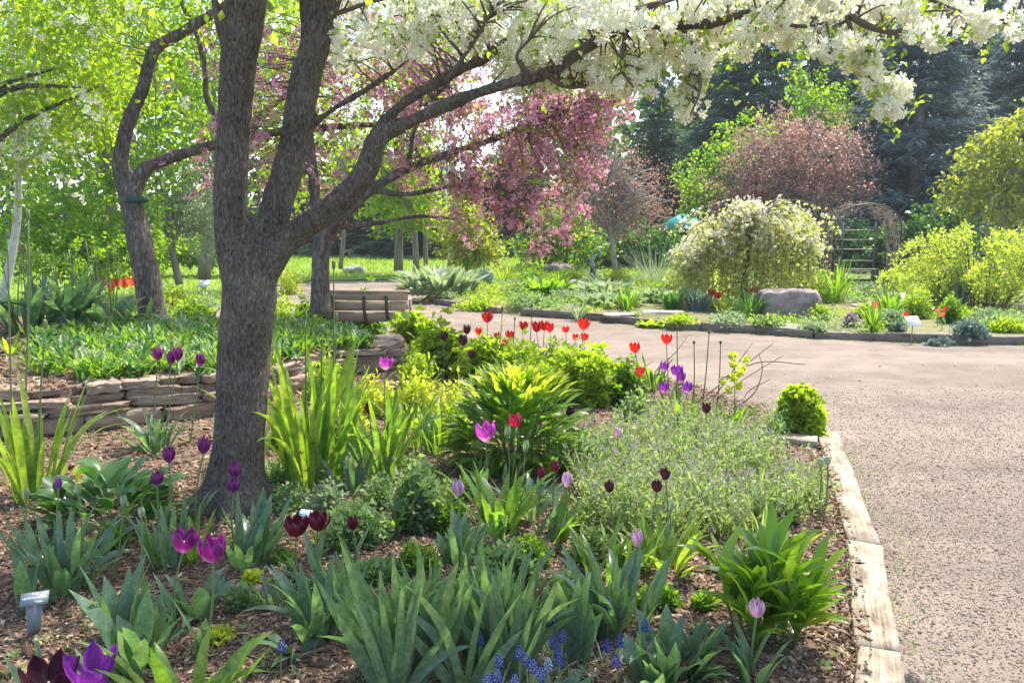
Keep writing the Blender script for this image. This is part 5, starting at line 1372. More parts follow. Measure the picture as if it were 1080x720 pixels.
# small violet flower on the mulch
p = at(232, 628); r_ = thing('primrose', 'tiny maroon and white flower lying low on the mulch by the lime cushions', 'flower', p)
m_ = MB(); scatter(m_, [p + [0, 0, .03]], [[1, 0, .2]], [[0, -.5, 1]], .026, T_FLOW); m_.build('bloom', M['tulip_magenta'], r_)
m_ = MB(); tube(m_, [p - [0, 0, .02], p + [0, 0, .03]], .002, 4); tuft(m_, p, 5, .01, .05, .016, (.6, 1.1), (.1, .4), 'tulip'); m_.build('leaves', M['mid_green'], r_)

# ---- grape hyacinths
MUS = [(526, 696), (548, 687), (555, 695), (524, 712), (506, 673), (562, 702), (514, 717), (543, 718), (580, 653), (605, 641), (593, 670), (588, 687), (590, 695), (641, 635), (680, 659), (640, 680), (653, 675), (650, 696), (297, 680), (570, 710), (583, 676)]
MUP = [(404, 503), (400, 517), (543, 533), (578, 518), (560, 508), (578, 700)]
where = {297: 'alone in the shaded mulch', 580: 'tallest at the left of the broad blade leaves', 605: 'at the foot of the broad blade leaves', 641: 'in the dark gap under the lilac tulip leaves', 680: 'pale-capped beside the broad lily-like leaves', 404: 'upper pale one in the ferny cover', 400: 'lower pale one in the ferny cover', 506: 'hidden behind the big sword leaves', 543: 'paler one below the tall leaves', 560: 'pale one by the round dark red tulips', 578: 'pale one among the sword leaves'}
for i, (px, py) in enumerate(MUS + MUP):
    pale = i >= len(MUS)
    d0 = 46 if py > 600 else 16
    b = at(px + U(-3, 3), py + d0)
    c = W(px, py, b[1]); h = (.034 if py > 600 else .03)
    t_ = thing('grape_hyacinth', ('pale ' if pale else '') + 'blue grape hyacinth ' + where.get(px, 'in the loose drift at the bottom centre'), 'flower', b, 'grape hyacinths')
    m_ = MB(); tube(m_, [b - [0, 0, .02], c + [0, 0, h * .3]], [.0028, .002], 5); m_.build('stem', M['stem'], t_)
    m_ = MB()
    for k in range(34):
        v = k / 34; a = k * 2.4; rr = .0125 * math.sin(min(1, (1 - v) * 1.3 + .12) * math.pi / 2) * (1 if v > .12 else .8)
        q = c + np.array([math.cos(a) * rr, math.sin(a) * rr, (v - .5) * h * 1.35])
        s = .0052 * (1 - .45 * v)
        V = q + s * np.array([[1, 0, 0], [-1, 0, 0], [0, 1, 0], [0, -1, 0], [0, 0, 1.2], [0, 0, -1.2]])
        m_.add(V, [[0, 2, 4], [2, 1, 4], [1, 3, 4], [3, 0, 4], [2, 0, 5], [1, 2, 5], [3, 1, 5], [0, 3, 5]])
    m_.build('bloom', M['muscari_pale' if pale else 'muscari'], t_, smooth=True)

# ---- leaf clumps of the near bed
def iris(px, py, n, sp, L, Wd, lb, mat='iris', per=6, name='iris_clump', ax=.3, lean=.5):
    p = at(px, py); m_ = MB(); fans(m_, p, n, sp, L, Wd, per, lean, ax)
    return single(m_, name, M[mat], p, lb, 'iris', None, smooth=True)
def clump(px, py, n, sp, L, Wd, lb, mat, prof='strap', lean=(.05, .5), curl=(.1, .9), name='leaf_clump', cat='plant', fold=.3, wave=0.0, seg=8, az=None, group=None):
    p = at(px, py)
    if prof == 'tulip': curl, wave, Wd = (curl[0] - .1, curl[1] + .35), max(wave, .14), Wd * .92
    m_ = MB(); tuft(m_, p, n, sp, L, Wd, lean, curl, prof, fold, seg, wave, az)
    return single(m_, name, M[mat], p, lb, cat, group, smooth=True)
iris(420, 716, 9, (.12, .1), .52, .044, 'left half of the big blue-green sword-leaved iris at the bottom centre', per=6)
iris(508, 712, 8, (.1, .1), .48, .042, 'right half of the big blue-green sword-leaved iris at the bottom centre', per=6)
iris(466, 690, 7, (.14, .06), .46, .042, 'upright iris fan at the back of the bottom centre sword leaves', per=5)
iris(348, 660, 6, (.08, .08), .34, .026, 'lower dark sword-leaved iris left of the big bottom centre one', per=5)
iris(606, 698, 3, (.04, .02), .38, .068, 'pair of broad upright blades left of the lilac tulip', per=3, lean=.3)
iris(652, 670, 4, (.07, .04), .36, .042, 'sword leaves mingled with the broad leaves under the lilac tulip', per=5)
iris(545, 704, 5, (.06, .06), .46, .042, 'smaller sword-leaved iris at the right end of the bottom centre row', per=5)
clump(650, 668, 28, .12, .36, .07, 'broad dark tulip foliage under the lilac tulip', 'tulip_leaf', 'tulip', (.05, .6), (.1, .7), 'tulip_clump', wave=.12)
clump(485, 598, 22, .09, .3, .055, 'broad green tulip foliage around the pale pink closed tulip', 'tulip_leaf', 'tulip', (.05, .6), (.1, .6), 'tulip_clump', wave=.12)
clump(527, 562, 26, .09, .44, .06, 'tall spreading leaf clump in front of the peony bush', 'green_strap', 'tulip', (.05, .6), (.05, .6), 'tulip_clump', wave=.1)
clump(580, 572, 12, .06, .34, .045, 'leaf clump slanting right under the round dark red tulips', 'green_strap', 'tulip', (.2, .8), (.0, .4), 'tulip_clump', az=0.3)
clump(708, 706, 34, .12, .22, .07, 'low rosette of cupped pale-edged leaves at the bottom right of centre', 'tulip_leaf', 'tulip', (.1, .8), (-.2, .5), 'tulip_clump', wave=.25, fold=.5)
clump(690, 728, 14, .08, .18, .07, 'frontmost broad lily-like leaves at the bottom edge', 'tulip_leaf', 'tulip', (.1, .7), (-.2, .5), 'tulip_clump', wave=.2, fold=.4)
clump(580, 748, 8, .06, .2, .06, 'broad bright blades at the bottom edge beside the blue flowers', 'tulip_leaf', 'tulip', (.1, .7), (-.1, .5), 'tulip_clump', wave=.1)
clump(795, 722, 9, .04, .22, .05, 'grey-green leaves at the foot of the lilac tulip by the timber', 'tulip_leaf', 'tulip', (.1, .5), (0, .4), 'tulip_clump')
LM('gloss', (.11, .21, .03), (.18, .28, .045), trans=(2.4, 2.4, .5), tf=.52, rough=.28, spec=.6)
# the glossy many-stalked clump by the timber
p = at(812, 676); m_ = MB(); gl = thing('glossy_clump', 'dense glossy bright green leafy clump beside the pale timber', 'plant', p)
for i in range(24):
    a = U(0, 6.283); r = U(.02, .22); hh = U(.14, .36)
    b = p + np.array([math.cos(a) * r * .6, math.sin(a) * r * .6, 0]); e = p + np.array([math.cos(a) * r, math.sin(a) * r, hh])
    tube(m_, [b - [0, 0, .02], e], [.005, .004], 5)
    for k in range(9):
        f = U(.2, 1); q = b + (e - b) * f
        blade(m_, q, rnd.gauss(a, 1.4), U(.14, .25), U(.04, .058), U(.25, .95), U(.1, .9), 'tulip', .35, 7, False, .12, U(-.3, .3))
m_.build('leaves', M['gloss'], gl, smooth=True)
clump(702, 600, 30, .1, .3, .04, 'backlit yellow-green leaves in front of the silvery ground cover', 'lime_sword', 'tulip', (.2, .9), (.0, .5), 'tulip_clump')
clump(672, 600, 14, .06, .26, .04, 'upright green leaves at the left front of the silvery ground cover', 'green_strap', 'tulip', (.05, .5), (.0, .4), 'tulip_clump')
clump(802, 582, 16, .06, .2, .03, 'small yellow-green leafy tuft behind the glossy clump', 'lime_sword', 'tulip', (.05, .6), (.0, .5), 'leaf_clump')
clump(770, 600, 14, .06, .18, .035, 'low dark leaf tuft left of the glossy clump', 'mid_green', 'tulip', (.1, .8), (.0, .7), 'leaf_clump')
# left
clump(38, 528, 30, .1, .76, .042, 'tall yellow-green sword leaves at the left edge before the wall', 'lime_sword', 'strap', (.02, .5), (.0, .35), 'sword_leaf_clump', fold=.35, seg=10)
p = at(118, 548); m_ = MB()
for i in range(125):
    a = U(0, 6.283); r = .3 * rnd.random() ** .6
    blade(m_, p + np.array([math.cos(a) * r, math.sin(a) * r * .9, .24 * (1 - (r / .3) ** 2) * rnd.random()]), a + U(-.5, .5), U(.15, .24), U(.075, .105), U(.35, 1.0), U(.5, 1.2), 'oval', .25, 8, False, .06, U(-.3, .3))
single(m_, 'broad_leaf_clump', M['deep_green'], p, 'low mound of broad dark green leaves left of the big trunk', 'plant', smooth=True)
p = at(68, 512); m_ = MB(); tuft(m_, p, 14, .12, .2, .09, (.3, 1.0), (.2, .8), 'oval'); single(m_, 'broad_leaf_clump', M['lime'], p, 'yellowish broad leaves at the foot of the left sword leaves', 'plant', smooth=True)
clump(66, 624, 34, .1, .4, .05, 'blue-green tulip foliage at the left above the grey marker', 'tulip_leaf', 'tulip', (.05, .6), (.05, .6), 'tulip_clump', wave=.1)
clump(28, 640, 5, .04, .3, .075, 'broad upright pale leaves right behind the grey marker', 'tulip_leaf', 'tulip', (.05, .5), (.1, .5), 'tulip_clump', wave=.1)
clump(150, 702, 16, .07, .33, .085, 'very broad blue-green leaves left of the open purple pair', 'tulip_leaf', 'tulip', (.05, .45), (.0, .5), 'tulip_clump', wave=.08)
clump(128, 680, 12, .06, .34, .07, 'upright dark leaves behind the very broad blue-green ones', 'tulip_leaf', 'tulip', (.05, .3), (.0, .3), 'tulip_clump', wave=.08)
clump(200, 760, 18, .09, .34, .07, 'fresh green leaves at the bottom edge under the open purple pair', 'green_strap', 'tulip', (.1, .7), (.0, .5), 'tulip_clump', wave=.1)
clump(208, 648, 12, .06, .26, .075, 'broad leaves around the stems of the open purple pair', 'tulip_leaf', 'tulip', (.1, .8), (.2, .9), 'tulip_clump', wave=.1)
clump(180, 600, 14, .07, .36, .04, 'slim upright leaves in front of the big trunk, left side', 'tulip_leaf', 'tulip', (.03, .4), (.0, .4), 'tulip_clump')
clump(262, 594, 30, .12, .34, .055, 'leaf clump fanning out in front of the foot of the big trunk', 'tulip_leaf', 'tulip', (.1, .7), (.0, .4), 'tulip_clump', az=.4)
clump(330, 672, 20, .08, .34, .05, 'dark blue-green leaf clump below the dark red tulips', 'tulip_leaf', 'tulip', (.05, .6), (.0, .6), 'tulip_clump', wave=.1)
clump(318, 690, 4, .03, .26, .07, 'twisted pale leaf in front of the clump below the dark red tulips', 'tulip_leaf', 'tulip', (.4, .9), (.3, .9), 'tulip_clump', wave=.25)
clump(167, 474, 22, .1, .38, .05, 'green leaf clump under the purple tulips before the stone wall', 'tulip_leaf', 'tulip', (.05, .8), (.1, .8), 'tulip_clump', wave=.1)
for px, py, lb, mt in ((268, 614, 'small lime cushion plant near the dark red tulips', 'lime'), (232, 672, 'small lime cushion between the open purple tulips and the mulch', 'lime'), (300, 592, 'low green seedling tuft by the dark red tulips', 'mid_green'), (110, 716, 'tiny weedy tuft near the violet tulip', 'ferny')):
    p = at(px, py); m_ = MB(); mound(m_, p, .06, .06, .055, 240, .025, T_DIA); single(m_, 'cushion_plant', M[mt], p, lb, 'plant')
# right of the trunk
clump(322, 512, 40, .17, .95, .044, 'tall backlit sword leaves just right of the big trunk', 'lime_sword', 'strap', (.02, .42), (.0, .8), 'sword_leaf_clump', fold=.3, seg=10)
clump(345, 505, 34, .16, .85, .042, 'green sword leaves mixed in right of the backlit ones', 'green_strap', 'strap', (.02, .45), (.0, .9), 'sword_leaf_clump', fold=.3, seg=10)
clump(405, 505, 24, .12, .62, .045, 'upright leaf clump under the bright pink tulip', 'green_strap', 'strap', (.02, .35), (.0, .6), 'sword_leaf_clump', fold=.3, seg=9)
clump(392, 498, 8, .08, .4, .06, 'grey-green broad leaves at the foot of the bright pink tulip', 'tulip_leaf', 'tulip', (.05, .5), (.1, .8), 'tulip_clump')
clump(463, 478, 22, .1, .5, .032, 'daffodil-like leaves with bent tips left of the peony bush', 'green_strap', 'strap', (.02, .3), (.1, 1.6), 'leaf_clump', seg=10)
clump(598, 492, 34, .12, .5, .026, 'arching grey-green grassy leaves right of the peony bush', 'tulip_leaf', 'strap', (.1, .6), (.4, 1.8), 'leaf_clump', seg=10)
clump(580, 505, 12, .09, .34, .055, 'pale lit leaves at the right foot of the peony bush', 'green_strap', 'tulip', (.05, .6), (.1, .7), 'tulip_clump')
clump(718, 462, 40, .16, .4, .026, 'grassy bright leaves under the violet tulips', 'green_strap', 'strap', (.03, .5), (.1, .7), 'leaf_clump', seg=8)
clump(765, 452, 44, .2, .28, .026, 'grassy green leaves below the bare twigs', 'mid_green', 'strap', (.05, .6), (.1, .9), 'leaf_clump', seg=8)
clump(690, 410, 16, .1, .36, .05, 'tulip leaves under the red trio', 'green_strap', 'tulip', (.05, .5), (.1, .5), 'tulip_clump')
# peony
p = at(545, 490); m_ = MB(); pe = thing('peony_bush', 'rounded peony bush with lime top leaves and dark hanging leaves', 'bush', p)
lo = MB()
for i in range(26):
    a = U(0, 6.283); r = U(.05, .3)
    tube(m_, [p + [math.cos(a) * r * .3, math.sin(a) * r * .3, -.02], p + [math.cos(a) * r, math.sin(a) * r, U(.35, .52)]], [.006, .004], 5)
m_.build('stems', M['stem'], pe)
for i in range(560):
    u = runit(1)[0]; u[2] = abs(u[2]) ; r = rnd.random() ** .3
    q = p + u * np.array([.42, .36, .54]) * r + [0, 0, .06]
    blade(lo, q, math.atan2(u[1], u[0]) + U(-.6, .6), U(.13, .22), U(.042, .065), .5 + .9 * (1 - u[2]) + U(-.3, .3), U(.3, 1.1), 'tulip', .2, 5, False, 0, U(-.4, .4))
lo.build('leaves', M['mid_green'], pe, smooth=True)
lo = MB()
for i in range(170):
    a = U(0, 6.283); r = U(0, .36)
    q = p + np.array([math.cos(a) * r, math.sin(a) * r * .9, .6 - .5 * r * r / .2 * .3])
    blade(lo, q, a + U(-.5, .5), U(.09, .14), U(.025, .035), U(.3, 1.0), U(.2, .6), 'tulip', .25, 5)
lo.build('top_leaves', M['lime'], pe, smooth=True)
# leafy mounds
def bush(px, py, wpx, hpx, n, size, lb, mat, name='leafy_mound', tmpl=T_DIA, cat='plant', up=.6, depth=.8, mats2=None, group=None, shell=.5, lobes=None):
    p = at(px, py); rx = wpx * p[1] / F / 2; h = hpx * p[1] / F
    m_ = MB(); mound(m_, p, rx, rx * depth, h, n, size, tmpl, up, shell, lobes=lobes)
    return single(m_, name, M[mat], p, lb, cat, group)
T3 = (np.concatenate([T_FOLD[0][:, :] @ np.array([[math.cos(a), -math.sin(a), 0], [math.sin(a), math.cos(a), 0], [0, 0, 1]]) for a in (-1.1, 0, 1.1)]),
      [[k * 7 + v for v in f] for k in range(3) for f in T_FOLD[1]])
bush(322, 362, 70, 46, 1100, .075, 'leafy bush low right of the trunk in front of the bench', 'mid_green', tmpl=T3)
bush(385, 352, 90, 46, 1700, .075, 'leafy bush covering the lower left of the bench, above the end of the wall', 'mid_green', tmpl=T3)
bush(468, 396, 90, 66, 1300, .065, 'leafy bush right of the end of the stone wall', 'bright_green', tmpl=T3)
bush(440, 366, 70, 38, 1300, .07, 'bright leafy bush directly below the right end of the bench', 'bright_green', tmpl=T3)
bush(510, 402, 84, 52, 1500, .06, 'bright green mound left of the tall dark stalks', 'bright_green', tmpl=T3)
bush(560, 418, 120, 62, 2400, .055, 'lime mound behind the peony bush', 'bright_green', tmpl=T3)
bush(622, 424, 104, 66, 2300, .055, 'lime mound at the path edge below the big scarlet tulip', 'bright_green', tmpl=T3)
bush(655, 425, 60, 54, 900, .05, 'rightmost lime mound beside the red trio', 'mid_green', tmpl=T3)
bush(440, 438, 70, 50, 1500, .04, 'chartreuse low mound left of the daffodil-like leaves', 'lime', tmpl=T_DIA)
bush(480, 440, 60, 46, 900, .045, 'chartreuse mound between the daffodil-like leaves and the peony', 'lime')
for px, py, w, h, n, sz, mt, lb in ((345, 418, 70, 44, 1000, .05, 'bright_green', 'leafy plant hiding the stone wall behind the tall sword leaves'), (400, 436, 64, 40, 1000, .045, 'lime', 'chartreuse plant behind the bright pink tulip'), (440, 408, 60, 40, 1000, .05, 'bright_green', 'bright leafy plant right of the end of the stone wall'), (535, 402, 70, 42, 1200, .055, 'mid_green', 'green mound between the tall dark stalks and the peony bush'),
                               (590, 398, 60, 46, 1200, .05, 'bright_green', 'lime mound nearest the middle cluster of red tulips'), (668, 440, 60, 30, 700, .04, 'ferny', 'greyish low mound at the right end of the lime mounds'), (480, 462, 46, 34, 600, .045, 'bright_green', 'light green plant at the left side of the peony bush'), (300, 470, 60, 30, 600, .045, 'mid_green', 'low green plant between the big trunk and the tall sword leaves'), (370, 456, 60, 30, 700, .045, 'lime', 'yellow-green leaves low among the sword leaves')):
    bush(px, py, w, h, n, sz, lb, mt, 'leafy_mound', T_FOLD)
bush(635, 480, 50, 30, 700, .03, 'dusky small-leaved mound right of the arching grassy leaves', 'ferny', tmpl=T_FOLD)
bush(842, 458, 54, 54, 1500, .05, 'round bright green shrub at the corner of the near bed', 'bright_green', 'round_shrub', T3, 'shrub', lobes=1)
bush(815, 462, 60, 36, 1500, .03, 'wispy grey-green herb left of the round corner shrub', 'ferny', 'herb_plant', T_LANCE)
bush(441, 556, 78, 66, 1700, .05, 'dark ferny mound with pale leaf edges left of centre', 'ferny', 'ferny_mound', T_FOLD, shell=.4)
bush(375, 575, 110, 48, 2300, .032, 'pale ferny ground plant by the dark red tulips', 'ferny', 'ferny_mound', T_DIA)
bush(345, 545, 70, 40, 1300, .03, 'grey ferny tuft behind the pale blue tag', 'silver', 'ferny_mound', T_DIA)
bush(520, 612, 90, 44, 1700, .035, 'low ferny mound in front of the tall spreading leaf clump', 'ferny', 'ferny_mound', T_DIA)
bush(430, 500, 90, 26, 1000, .03, 'thin ferny cover between the pink tulip and the peony', 'ferny', 'ferny_mound', T_DIA)
bush(620, 556, 70, 30, 1100, .028, 'fine yellowish ground plant below the pale pink tulip', 'catmint', 'ferny_mound', T_DIA)
bush(775, 480, 60, 24, 500, .03, 'dry purplish mound behind the silvery ground cover', 'catmint_bud', 'dry_mound', T_LANCE)
for px, py, w, h, n, mt, lb in ((300, 505, 90, 22, 700, 'ferny', 'thin weedy cover at the right foot of the big trunk'), (470, 528, 80, 24, 800, 'ferny', 'ferny cover below the daffodil-like leaves'), (560, 592, 70, 30, 900, 'mid_green', 'low green leaves below the slanting leaf clump'), (600, 628, 60, 30, 800, 'ferny', 'ferny cover behind the pair of broad upright blades'),
                         (395, 612, 90, 26, 900, 'ferny', 'pale ferny cover behind the big bottom centre iris'), (375, 470, 60, 26, 700, 'mid_green', 'low leaves behind the sword leaves under the bright pink tulip'), (500, 470, 40, 26, 500, 'bright_green', 'bright low leaves at the left foot of the peony bush'), (740, 640, 40, 16, 260, 'mid_green', 'small green seedlings on the mulch left of the glossy clump'), (340, 620, 60, 18, 400, 'ferny', 'low ferny seedlings between the dark red tulips and the iris')):
    bush(px, py, w, h, n, .032, lb, mt, 'low_cover_plant', T_FOLD)
clump(352, 575, 14, .1, .2, .02, 'narrow-leaved tuft under the dark red tulips', 'green_strap', 'strap', (.1, .8), (.1, .9), 'leaf_clump')
clump(440, 470, 16, .08, .42, .03, 'slim leaf tuft between the pink tulip and the daffodil-like leaves', 'lime_sword', 'strap', (.05, .5), (.1, .9), 'leaf_clump')
clump(560, 545, 18, .1, .3, .04, 'leaf clump tucked under the right side of the peony bush', 'tulip_leaf', 'tulip', (.1, .7), (.1, .8), 'tulip_clump', wave=.12)
clump(600, 655, 16, .1, .26, .035, 'narrow green leaves beside the pair of broad upright blades', 'green_strap', 'tulip', (.1, .7), (.0, .6), 'tulip_clump')
# silvery low ground cover
T_LEAFLET = (T_FOLD[0] * np.array([.62, 1, 1]), T_FOLD[1])
m_ = MB(); N_ = 5600
gp = [(612, 505), (640, 476), (690, 460), (760, 464), (790, 492), (845, 520), (858, 545), (820, 560), (760, 570), (700, 572), (650, 560), (612, 535)]
gpw = [tuple(at(*q)[:2]) for q in gp]
A_ = np.array(gpw); x = rng.uniform(A_[:, 0].min(), A_[:, 0].max(), 30000); y = rng.uniform(A_[:, 1].min(), A_[:, 1].max(), 30000)
k = in_poly(x, y, gpw); x, y = x[k][:N_], y[k][:N_]; N_ = len(x)
cen = []
for a_, b_ in zip(x, y):
    if all((a_ - q[0]) ** 2 + (b_ - q[1]) ** 2 > .125 ** 2 for q in cen): cen.append((a_, b_))
    if len(cen) > 120: break
st0, dv, ln = [], [], []
for a_, b_ in cen:
    H_ = .2 + .12 * noise.noise(Vector((a_ * 2.1, b_ * 2.1, 4))) + U(-.04, .05)
    for k in range(40):
        th_, le = U(0, 6.283), abs(rnd.gauss(0, .45))
        st0.append((a_ + math.cos(th_) * U(0, .05), b_ + math.sin(th_) * U(0, .05), 0)); dv.append((math.cos(th_) * math.sin(le), math.sin(th_) * math.sin(le), math.cos(le))); ln.append(H_ * U(.5, 1.3))
st0, dv, ln = np.array(st0), np.array(dv), np.array(ln); N_ = len(ln); nl = 9
t = rng.uniform(.2, 1, (N_, nl))
pos = st0[:, None] + dv[:, None] * (t * ln[:, None])[..., None] + rng.normal(0, .006, (N_, nl, 3))
scatter(m_, pos.reshape(-1, 3), unit(np.repeat(dv, nl, 0) * .8 + rng.normal(0, .55, (N_ * nl, 3))), unit(rng.normal(0, .7, (N_ * nl, 3)) + [0, 0, .8]), rng.uniform(.018, .045, N_ * nl), T_LEAFLET)
tp_ = st0 + dv * ln[:, None]
q = tp_[rng.random(N_) < .45] + [0, 0, .012]
for dz in (0, .009, .018, .027): scatter(m_, q + [0, 0, dz], unit(rng.normal(0, .5, (len(q), 3)) + [0, 0, 1]), runit(len(q)), .014, T_DIA, 1)
for i in range(130):
    x_, y_ = U(A_[:, 0].min(), A_[:, 0].max()), U(A_[:, 1].min(), A_[:, 1].max())
    if in_poly(x_, y_, gpw): tuft(m_, np.array([x_, y_, 0]), 7, .04, U(.2, .32), .016, (.03, .5), (.05, .5), 'strap', .3, 5)
tag(m_.build('silvery_ground_cover', [M['catmint'], M['catmint_bud']]), 'silvery small-leaved ground cover with faint mauve buds', None, None, 'stuff')
# grass-like leaves among the grape hyacinths, straw bits, small weeds
m_ = MB()
for px, py, n, s in ((540, 722, 60, .16), (600, 705, 40, .12), (650, 715, 40, .12), (520, 735, 30, .1), (300, 700, 8, .04), (575, 690, 30, .1)):
    tuft(m_, at(px, py), n, s, .17, .006, (.2, 1.1), (.3, 1.4), 'grass', .3, 6)
tag(m_.build('grassy_leaves', M['silver'], smooth=True), 'fine grassy grey-green leaves around the blue grape hyacinths', None, None, 'stuff')
m_ = MB()
for i in range(420):
    px, py = U(0, 900), U(420, 720); p = at(px, py)
    if in_poly(p[0], p[1], NB) and p[1] < 7.5:
        if rnd.random() < .6: mound(m_, p, .03, .03, .03, 14, .02, T_DIA)
        else: tuft(m_, p, 4, .01, .07, .005, (.1, 1), (.1, 1), 'grass', .3, 4)
for i in range(360):
    e = edge[1] + (edge[4] - edge[1]) * rnd.random(); 
    f = rnd.random(); k = 1 + int(f * 3); e = edge[k] + (edge[k + 1] - edge[k]) * (f * 3 - int(f * 3)) if k < 4 else e
    tuft(m_, np.array([e[0] + abs(rnd.gauss(0, .1)) + .01, e[1], PZ]), 3, .015, .05, .004, (.2, 1.2), (.1, 1), 'grass', .3, 3)
for i in range(520):
    k = rnd.randint(1, len(KERB) - 2); e = KERB[k] + (KERB[k + 1] - KERB[k]) * rnd.random()
    tuft(m_, np.array([e[0], e[1] - abs(rnd.gauss(.04, .12)), PZ]), 3, .02, .06, .006, (.2, 1.2), (.1, 1), 'grass', .3, 3)
tag(m_.build('weeds', M['ferny']), 'scattered seedlings and weeds on the mulch and along the timber', None, None, 'stuff')

m_ = MB(); N_ = 900
x = rng.normal(-.8, 1.2, N_); y = rng.uniform(2.6, 7, N_); k = in_poly(x, y, NB) & ~in_poly(x, y, TERR); x, y = x[k], y[k]; N_ = len(x)
scatter(m_, np.c_[x, y, np.full(N_, .022) + rng.uniform(0, .012, N_)], runit(N_) * [1, 1, .15], unit(rng.normal(0, .3, (N_, 3)) + [0, 0, 1]), rng.uniform(.01, .018, N_), T_FOLD)
tag(m_.build('fallen_petals', M['white_petal']), 'white petals fallen on the mulch under the flowering tree', None, None, 'stuff')
for px, py, n, sp, L_, Wd_, mt, pf, lb in ((100, 585, 14, .07, .26, .05, 'tulip_leaf', 'tulip', 'broad leaves below the low mound of dark green leaves'), (205, 590, 12, .06, .3, .03, 'green_strap', 'strap', 'narrow leaves in front of the left side of the trunk foot'), (290, 640, 12, .06, .2, .03, 'tulip_leaf', 'tulip', 'small leaf tuft left of the clump below the dark red tulips'), (415, 560, 14, .08, .22, .03, 'green_strap', 'tulip', 'short leaves between the dark ferny mound and the iris'),
        (545, 640, 16, .09, .3, .04, 'tulip_leaf', 'tulip', 'leaf clump behind the right half of the big iris'), (455, 545, 10, .06, .24, .028, 'green_strap', 'strap', 'narrow leaves in front of the dark ferny mound'), (500, 520, 12, .07, .3, .035, 'green_strap', 'tulip', 'upright leaves at the left front of the peony bush'), (640, 610, 18, .1, .28, .035, 'green_strap', 'tulip', 'upright leaves left of the lilac tulip'),
        (735, 690, 10, .06, .16, .04, 'tulip_leaf', 'tulip', 'small leaves between the low rosette and the glossy clump'), (270, 480, 14, .08, .3, .02, 'green_strap', 'grass', 'grassy tuft hugging the left foot of the big trunk'), (370, 520, 14, .1, .3, .03, 'tulip_leaf', 'strap', 'grey-green leaves at the foot of the sword leaves'), (430, 455, 14, .09, .36, .03, 'lime_sword', 'strap', 'thin bright leaves in front of the chartreuse mound')):
    clump(px, py, n, sp, L_, Wd_, lb, mt, pf, (.05, .7), (.1, .7), 'leaf_clump')
for px, py, w, h, n, sz, mt, lb in ((310, 535, 70, 26, 700, .03, 'ferny', 'fine ferny plant between the big trunk foot and the blue tag'), (405, 535, 60, 34, 800, .032, 'ferny', 'feathery plant left of the dark ferny mound'), (480, 560, 60, 34, 800, .036, 'mid_green', 'leafy plant behind the pale pink closed tulip'), (545, 615, 60, 34, 800, .034, 'ferny', 'feathery plant right of the low ferny mound'), (440, 600, 60, 30, 700, .034, 'mid_green', 'leafy plant right behind the big bottom centre iris'),
                               (520, 500, 50, 30, 600, .036, 'mid_green', 'dark leafy plant at the left foot of the peony bush'), (620, 590, 60, 34, 800, .034, 'catmint', 'pale leafy plant left front of the silvery ground cover'), (690, 640, 60, 26, 600, .034, 'mid_green', 'low leaves right of the lilac tulip'), (250, 640, 46, 22, 400, .03, 'ferny', 'small feathery plant right of the open purple pair'), (120, 575, 50, 24, 500, .032, 'mid_green', 'low leaves in front of the mound of dark green leaves'), (375, 640, 50, 26, 500, .032, 'ferny', 'feathery leaves between the dark clump and the big iris')):
    bush(px, py, w, h, n, sz, lb, mt, 'low_cover_plant', T_FOLD)
# ---- tall dry and green stalks
ST = [(530, 325, 523, 400, 'tall dark stalk left of two between the red tulips'), (561, 322, 555, 405, 'tallest dark stalk leaning right between the red tulips'), (543, 336, 537, 402, 'shorter dark stalk between two taller ones by the red tulips'),
      (714, 345, 712, 440, 'straight brown stalk left of the bare twigs'), (748, 350, 738, 445, 'tallest brown stalk among the bare twigs'), (732, 361, 730, 440, 'thin brown stalk with a bead head, left of the taller one'), (760, 361, 755, 440, 'brown stalk with a small dark seed head right of the tallest'),
      (866, 487, 862, 545, 'thin stalk with a grey bud by the pale timber, inner'), (873, 485, 868, 552, 'thin stalk with a grey bud leaning over the pale timber')]
for px, py, bx, by, lb in ST:
    b = at(bx, by); c = W(px, py, b[1]); r_ = thing('seed_stalk', lb, 'stalk', b, 'bare stalks in the near bed')
    m_ = MB(); tube(m_, [b - [0, 0, .02], (b + c) / 2 + [.01, 0, 0], c], [.006, .005, .004], 5, 8); m_.build('stem', M['stem'] if px > 860 else M['dry_stem'], r_)
    m_ = MB(); s = .016 if px > 860 else .011
    rock(m_, c, (s * 2, s * 2, s * 3.2), np.eye(3), px, 3, .08, 2.2); m_.build('seed_head', M['silver'] if px > 860 else M['dry_stem'], r_, smooth=True)
b = at(735, 440); tw_ = thing('bare_twigs', 'bare twiggy branches arching over the path edge', 'shrub', b); m_ = MB()
for pl in ([(725, 432), (760, 405), (795, 378), (815, 362)], [(735, 438), (770, 410), (800, 390), (826, 375)], [(770, 436), (795, 415), (804, 390), (800, 372)], [(700, 420), (690, 395), (712, 372), (727, 352)], [(745, 430), (770, 395), (786, 372), (795, 360)], [(760, 400), (800, 382), (845, 384), (850, 384)], [(690, 420), (672, 395), (690, 380)], [(780, 430), (790, 412), (812, 400)]):
    q = [W(x, y, b[1] + U(-.1, .15)) for x, y in pl]; q[0] = np.array([q[0][0], q[0][1], max(q[0][2], .02)])
    tube(m_, q, np.linspace(.006, .0025, len(q)), 5, 14)
m_.build('branches', M['twig'], tw_)
b = at(775, 450); m_ = MB()
hl = thing('hellebore', 'pale yellow-green flowering stem in front of the bare twigs', 'plant', b)
tube(m_, [b, W(775, 375, b[1])], [.006, .003], 5); m_.build('stem', M['stem'], hl)
for i in range(9):
    q = W(775 + rnd.gauss(0, 7), 375 + i * 4.5, b[1] + U(-.05, .05)); m_ = MB(); scatter(m_, [q] * 4, runit(4), runit(4), .042, T_FLOW); m_.build('flower', M['lime'], hl)
